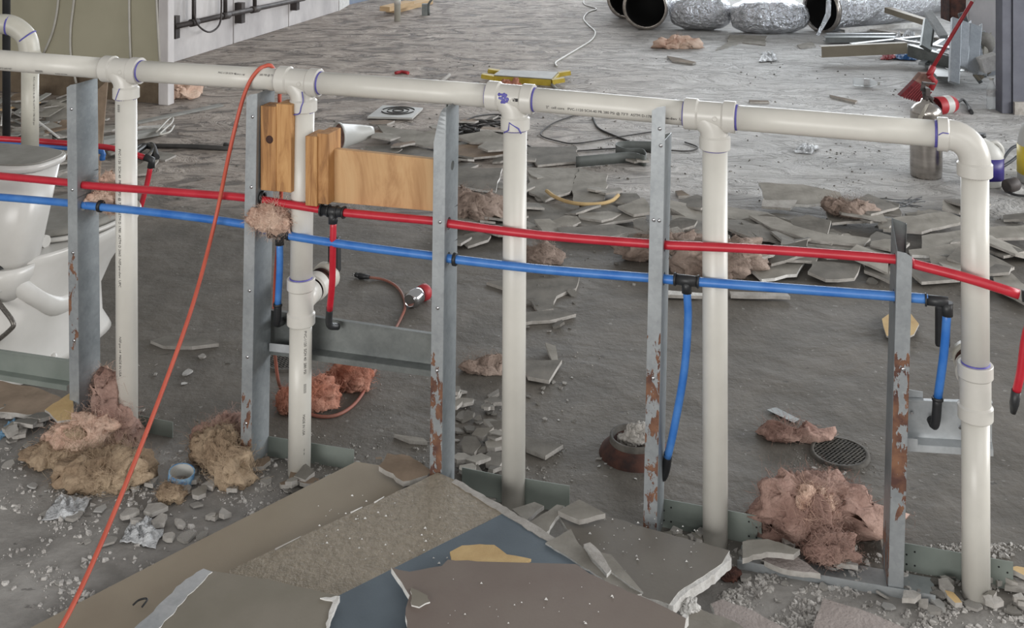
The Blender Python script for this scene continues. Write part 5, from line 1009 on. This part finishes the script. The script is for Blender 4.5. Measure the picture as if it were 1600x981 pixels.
for k in range(9):
    x0 = ru.uniform(1480, 1545); y0 = ru.uniform(48, 95); x1 = x0+ru.uniform(-28, 28); y1 = ru.uniform(108, 124); upr((x0, y0), (x1, y1), 8.25+ru.uniform(-.2, .2), 8.0, ru.uniform(.03, .08), ru.choice(['galv', 'galvd', 'galvb', 'tanm']), 'bent metal offcut, %s from the left of those heaped below the broom handle' % 'x')
oc = sorted([o for o in COL.objects if o.get('label', '').startswith('bent metal offcut')], key=lambda o: o.location.x)
for k, o in enumerate(oc): o['label'] = 'bent metal offcut, %s from the left of those heaped beside the broom handle' % ORD[k]
film([(1384, 80), (1392, 62), (1450, 66), (1446, 84)], 'clear wrapper lying over the tan channel', 'bag', 8, .16); film([(1398, 94), (1400, 86), (1435, 86), (1432, 96)], 'blue wrapper under the tan channel', 'blab', 9, .08)
film([(1375, 94), (1382, 84), (1398, 86), (1398, 94)], 'red wrapper end under the tan channel', 'redp', 10, .08)
# ================================================================== BROOM
th = thing('broom', P(1430, 158), 'red broom with dark red bristles leaning to the upper right', 'broom'); h0, h1 = D(1457, 106, 7.5), D(1640, -200, 7.75)
g = G(); g.tube([h0, h0.lerp(h1, .4), h1], .0125, 12); g.obj('handle', 'redp', th)
g = G(); m_ = h0.lerp(h1, .33); g.tube([m_, m_.lerp(h1, .06)], .0145, 12); g.obj('joint_sleeve', 'gyp', th)
q = [D(1440, 115, 7.5), D(1458, 116, 7.5), D(1462, 128, 7.5), D(1455, 142, 7.5), D(1430, 126, 7.5)]
g = G(); g.prism(q, .06, V((0, -1, 0))); g.obj('cap', 'insp', th); g = G(); g.tube([D(1452, 118, 7.46), D(1461, 127, 7.46), D(1454, 140, 7.46)], .02, 8); g.tube([D(1458, 104, 7.5), D(1452, 118, 7.48)], .022, 8); g.obj('socket', 'redp', th)
q = [D(1430, 126, 7.49), D(1452, 142, 7.49), D(1440, 160, 7.45), D(1406, 150, 7.45)]
g = G(); g.prism(q, .05, V((0, -1, 0))); g.obj('bristles', 'bris', th)
for k in range(9):
    g = G(); t = (k+.5)/9; p0 = q[0].lerp(q[1], t)+V((0, -.052, 0)); p1 = q[3].lerp(q[2], t)+V((0, -.052, 0)); g.beam(p0, p1, .006, .006); g.obj('bristle_tuft', 'bris', th)
# ================================================================== CANISTERS, BOTTLES, JUGS
c = P(1447, 275); th = thing('steel_canister', c, 'tarnished steel extinguisher tank standing behind the long pipe at right', 'tank'); r0_ = .080
g = G(); g.lathe(c, UP, [(0, r0_*.95), (.01, r0_*.98), (.03, r0_*.98), (.035, r0_), (.06, r0_), (.30, r0_), (.325, r0_*.98), (.33, r0_*1.0), (.35, r0_*.93), (.37, r0_*.7), (.385, r0_*.35), (.40, r0_*.3)], 36); g.obj('tank_body', 'steel', th)
g = G(); g.tube([c+UP*.395, c+UP*.43], .018, 12); g.box(c+UP*.44, V((.012, 0, 0)), V((0, .03, 0)), UP*.02); g.tube([c+UP*.42, c+V((.03, -.02, .40))], .01, 8); g.obj('valve', 'iron', th, bevel=.002)
g = G(); g.beam(c+V((-.02, 0, .44)), c+V((-.01, 0, .485)), .02, .01, up=(0, 1, 0)); g.beam(c+V((-.02, 0, .485)), c+V((.045, 0, .478)), .02, .008); g.beam(c+V((-.01, -.01, .44)), c+V((.045, -.01, .37)), .018, .008); g.obj('lever', 'iron', th)
g = G(); g.prism([c+V((-.03, -.07, .385)), c+V((-.005, -.06, .39)), c+V((-.045, -.086, .33)), c+V((-.07, -.084, .325))], .002, V((0, -1, 0))); g.prism([c+V((-.045, -.086, .34)), c+V((-.07, -.086, .335)), c+V((-.08, -.09, .30)), c+V((-.055, -.092, .30))], .002, V((0, -1, 0))); g.obj('paper_tag', 'paper', th)
# small red extinguisher lying
c = P(1462, 166, .05); ax_ = V((.92, .38, .02)).normalized(); th = thing('red_extinguisher', P(1470, 166), 'small red extinguisher lying on its side behind the steel tank', 'extinguisher')
g = G(); g.lathe(c, ax_, [(0, .055), (.004, .058), (.12, .056), (.15, .045)], 28, caps=False); g.obj('body', 'redp', th, solid=.003)
g = G(); g.lathe(c+ax_*.01, ax_, [(.0, .052), (.1, .05), (.1, 0)], 24, caps=False); g.obj('inside', 'bris', th)
g = G(); g.lathe(c+ax_*.06, ax_, [(0, .0585), (.05, .0585)], 28, caps=False); g.obj('white_label', 'jug', th)
g = G(); e = c+ax_*.15; g.tube([e, e+V((.04, .02, .01)), P(1505, 156, .02), P(1513, 166, .012), P(1516, 173, .012)], .009, 10, k=4); g.tube([P(1514, 168, .012), P(1518, 176, .012)], .014, 8); g.obj('hose', 'blk', th)
def bottle(c, ax_, s_, label, cap='jug'):
    th = thing('water_bottle', V((c.x, c.y, 0)), label, 'bottle')
    g = G(); g.lathe(c, ax_, [(0, .02*s_), (.004*s_, .03*s_), (.02*s_, .031*s_), (.04*s_, .028*s_), (.055*s_, .031*s_), (.07*s_, .028*s_), (.085*s_, .031*s_), (.13*s_, .031*s_), (.16*s_, .022*s_), (.18*s_, .012*s_), (.2*s_, .012*s_)], 24, caps=True); g.obj('body', 'clear', th)
    g = G(); g.lathe(c+ax_*.085*s_, ax_, [(0, .0315*s_), (.045*s_, .0315*s_)], 24, caps=False); g.obj('label_band', 'bag', th)
    g = G(); g.lathe(c+ax_*.19*s_, ax_, [(0, .014*s_), (.015*s_, .014*s_)], 16); g.obj('cap', cap, th)
bottle(P(1549, 170, .001), UP, 1.0, 'clear water bottle standing near the dark right frame'); bottle(P(1333, 127, .031), V((.9, -.42, 0)).normalized(), .9, 'clear water bottle lying on its side left of the red broom')
# purple-label jug
def jug(c, s_, label, lab, capm, w_=.075, h_=.25, ring_=False):
    th = thing('plastic_jug', c, label, 'jug')
    def sec(z, a_, b_, ox=0): return [c+V((ox+a_*math.copysign(abs(math.cos(t))**.75, math.cos(t)), b_*math.copysign(abs(math.sin(t))**.75, math.sin(t)), z)) for t in [2*math.pi*k/28 for k in range(28)]]
    def lf(g, secs):
        vs = [p for s__ in secs for p in s__]; m = len(secs); g.add(vs, [(i*28+j, i*28+(j+1) % 28, (i+1)*28+(j+1) % 28, (i+1)*28+j) for i in range(m-1) for j in range(28)], 0, True); b0 = len(g.v)-len(vs); g.f += [tuple(b0+j for j in range(28)), tuple(b0+(m-1)*28+j for j in range(28))]; g.mi += [0, 0]; g.sm += [False]*2
    g = G(); lf(g, [sec(0, w_*.9, w_*.7), sec(.008, w_, w_*.8), sec(h_*.55, w_, w_*.8), sec(h_*.62, w_*.97, w_*.78), sec(h_*.75, w_*.8, w_*.62, -w_*.1), sec(h_*.86, w_*.5, w_*.42, -w_*.3), sec(h_*.92, w_*.24, w_*.24, -w_*.42), sec(h_*.96, w_*.22, w_*.22, -w_*.42)]); g.obj('body', 'jug', th)
    g = G(); lf(g, [sec(h_*.14, w_*1.012, w_*.815), sec(h_*.56, w_*1.012, w_*.815)]); g.obj('label_band', lab, th)
    g = G(); g.lathe(c+V((-w_*.42, 0, h_*.94)), UP, [(0, w_*.3), (h_*.07, w_*.3)], 18); g.obj('cap', capm, th)
    g = G(); g.tube([c+V((w_*.1, 0, h_*.82)), c+V((w_*.55, 0, h_*.84)), c+V((w_*.95, 0, h_*.72)), c+V((w_*.95, 0, h_*.58))], w_*.16, 10, k=4); g.obj('handle', 'jug', th)
    return th
jug(P(1543, 290), 1, 'white jug with purple label standing behind the last pipe elbow', 'purp', 'blk', .075, .26)
th = jug(P(1625, 285), 1, 'pale jug with yellow label cut by the right edge', 'ylab', 'jug', .105, .34)
g = G(); p = P(1625, 285); g.lathe(p+V((-.05, -.09, .13)), V((-.2, -1, 0)), [(0, .036), (.004, .036)], 24); g.obj('blue_roundel', 'blab', th); g = G(); g.lathe(p+V((-.05, -.094, .13)), V((-.2, -1, 0)), [(0, .018), (.004, .018)], 24); g.obj('yellow_roundel', 'ylab', th)
cable([(1598, 225), (1580, 232), (1566, 250), (1560, 262), (1575, 255), (1595, 240)], 'thick black cord looping between the jugs', 'blk', .009, 'power_cable', .04)
cable([(1565, 285), (1572, 298), (1590, 305), (1625, 306)], 'black cord curving in front of the dark round adapter', 'blk', .006, 'power_cable', .01)
g = G(); c = P(1572, 292, .035); g.lathe(c, V((.9, .35, .15)), [(0, .03), (.005, .034), (.06, .034), (.07, .028)], 20); tag(g.obj('round_adapter', 'iron'), 'dark round adapter lying between the two jugs', 'adapter')
# ================================================================== LEFT WALL CABLES, RAIL, LUMBER
def wallc(pts, label, Y=7.28, mat='wcable', r=.008):
    g = G(); g.tube([Wp(x, y) for x, y in pts], r, 8, k=4); return tag(g.obj('hanging_cable', mat), label, 'cable')
def Wp(x, y, off=.015):
    o = pa+ND*off; r = ray(x, y); t = (o-V((0, 0, EYE))).dot(ND)/r.dot(ND); return V((0, 0, EYE))+r*t
wallc([(93, -40), (90, 10), (82, 50), (68, 84)], 'pale cable hanging leftmost on the olive wall'); wallc([(120, -40), (115, 5), (110, 50), (111, 90), (119, 130)], 'pale cable hanging second from the left on the olive wall')
wallc([(202, -40), (202, 30), (204, 96)], 'pale cable hanging straight in the middle right of the olive wall'); wallc([(243, -40), (246, 30), (250, 100)], 'pale cable hanging at the right end of the olive wall')
rl = thing('iron_pipe_rail', D(272, 38, 8.8), 'black iron pipe rail fixed along the pale panelled wall', 'pipework')
def Rp(x, y, off=.08):
    o = P(266, 99)+nn*off; r = ray(x, y); t = (o-V((0, 0, EYE))).dot(nn)/r.dot(nn); return V((0, 0, EYE))+r*t
g = G(); g.tube([Rp(272, 42), Rp(360, 22), Rp(475, -2)], .022, 12); g.obj('rail_pipe', 'iron', rl)
for x in (303, 352, 398): yy_ = 42-(x-272)*.217; g = G(); g.tube([Rp(x, yy_), Rp(x, yy_-60)], .018, 10); g.tube([Rp(x-5, yy_+1), Rp(x+5, yy_-1)], .032, 10); g.obj('riser', 'iron', rl)
for x in (271, 374, 460): yy_ = 42-(x-272)*.217; g = G(); g.box(Rp(x, yy_, .03), UP*.0+d*.03, nn*.04, UP*.09); g.obj('wall_bracket', 'iron', rl)
g = G(); g.tube([Rp(303, 0, .12), Rp(304, 25, .14), Rp(312, 42, .15), (Rp(328, 50, .15)), Rp(343, 38, .15), Rp(346, 10, .14), Rp(345, -20, .12)], .008, 8, k=5); g.obj('looped_hose', 'iron', rl)
stick((612, 16), (668, 2), .14, .05, 'lower pine board lying at the top of the floor', 'lum', 0, 0, 'pine_board', 'lumber'); stick((601, 14), (640, 5), .12, .05, 'upper pine board lying across the lower one', 'lum', .05, .05, 'pine_board', 'lumber')
c = P(621, 33); g = G(); g.tube([c, c+UP*.9], .032, 16); th = g.obj('standing_pipe', 'pvcold'); tag(th, 'short white pipe standing alone by the pine boards', 'pipe'); ring(th, c+UP*.2, UP, .033, .06, 'coupling', 'pvcfit')
g = G(); c = P(670, 24); g.tube([c, c+V((.0, .0, .12)), c+V((.04, 0, .2)), c+V((.03, .1, .5))], .012, 8, k=3); g.box(c+V((-.04, 0, .06)), V((.03, 0, 0)), V((0, .03, 0)), UP*.06); tag(g.obj('outlet_whip', 'galvd'), 'thin metal conduit with a small box rising beside the white pipe', 'conduit')
g = G(); c = D(10, 0, 5.2); g.tube([V((c.x, c.y, .3)), V((c.x, c.y, 2.4))], .018, 12); tag(g.obj('black_riser', 'blk'), 'black upright pipe at the top left corner', 'pipe')
for o in list(bpy.data.objects):
    for k in ('label', 'category'):
        if k in o and not o[k]: del o[k]
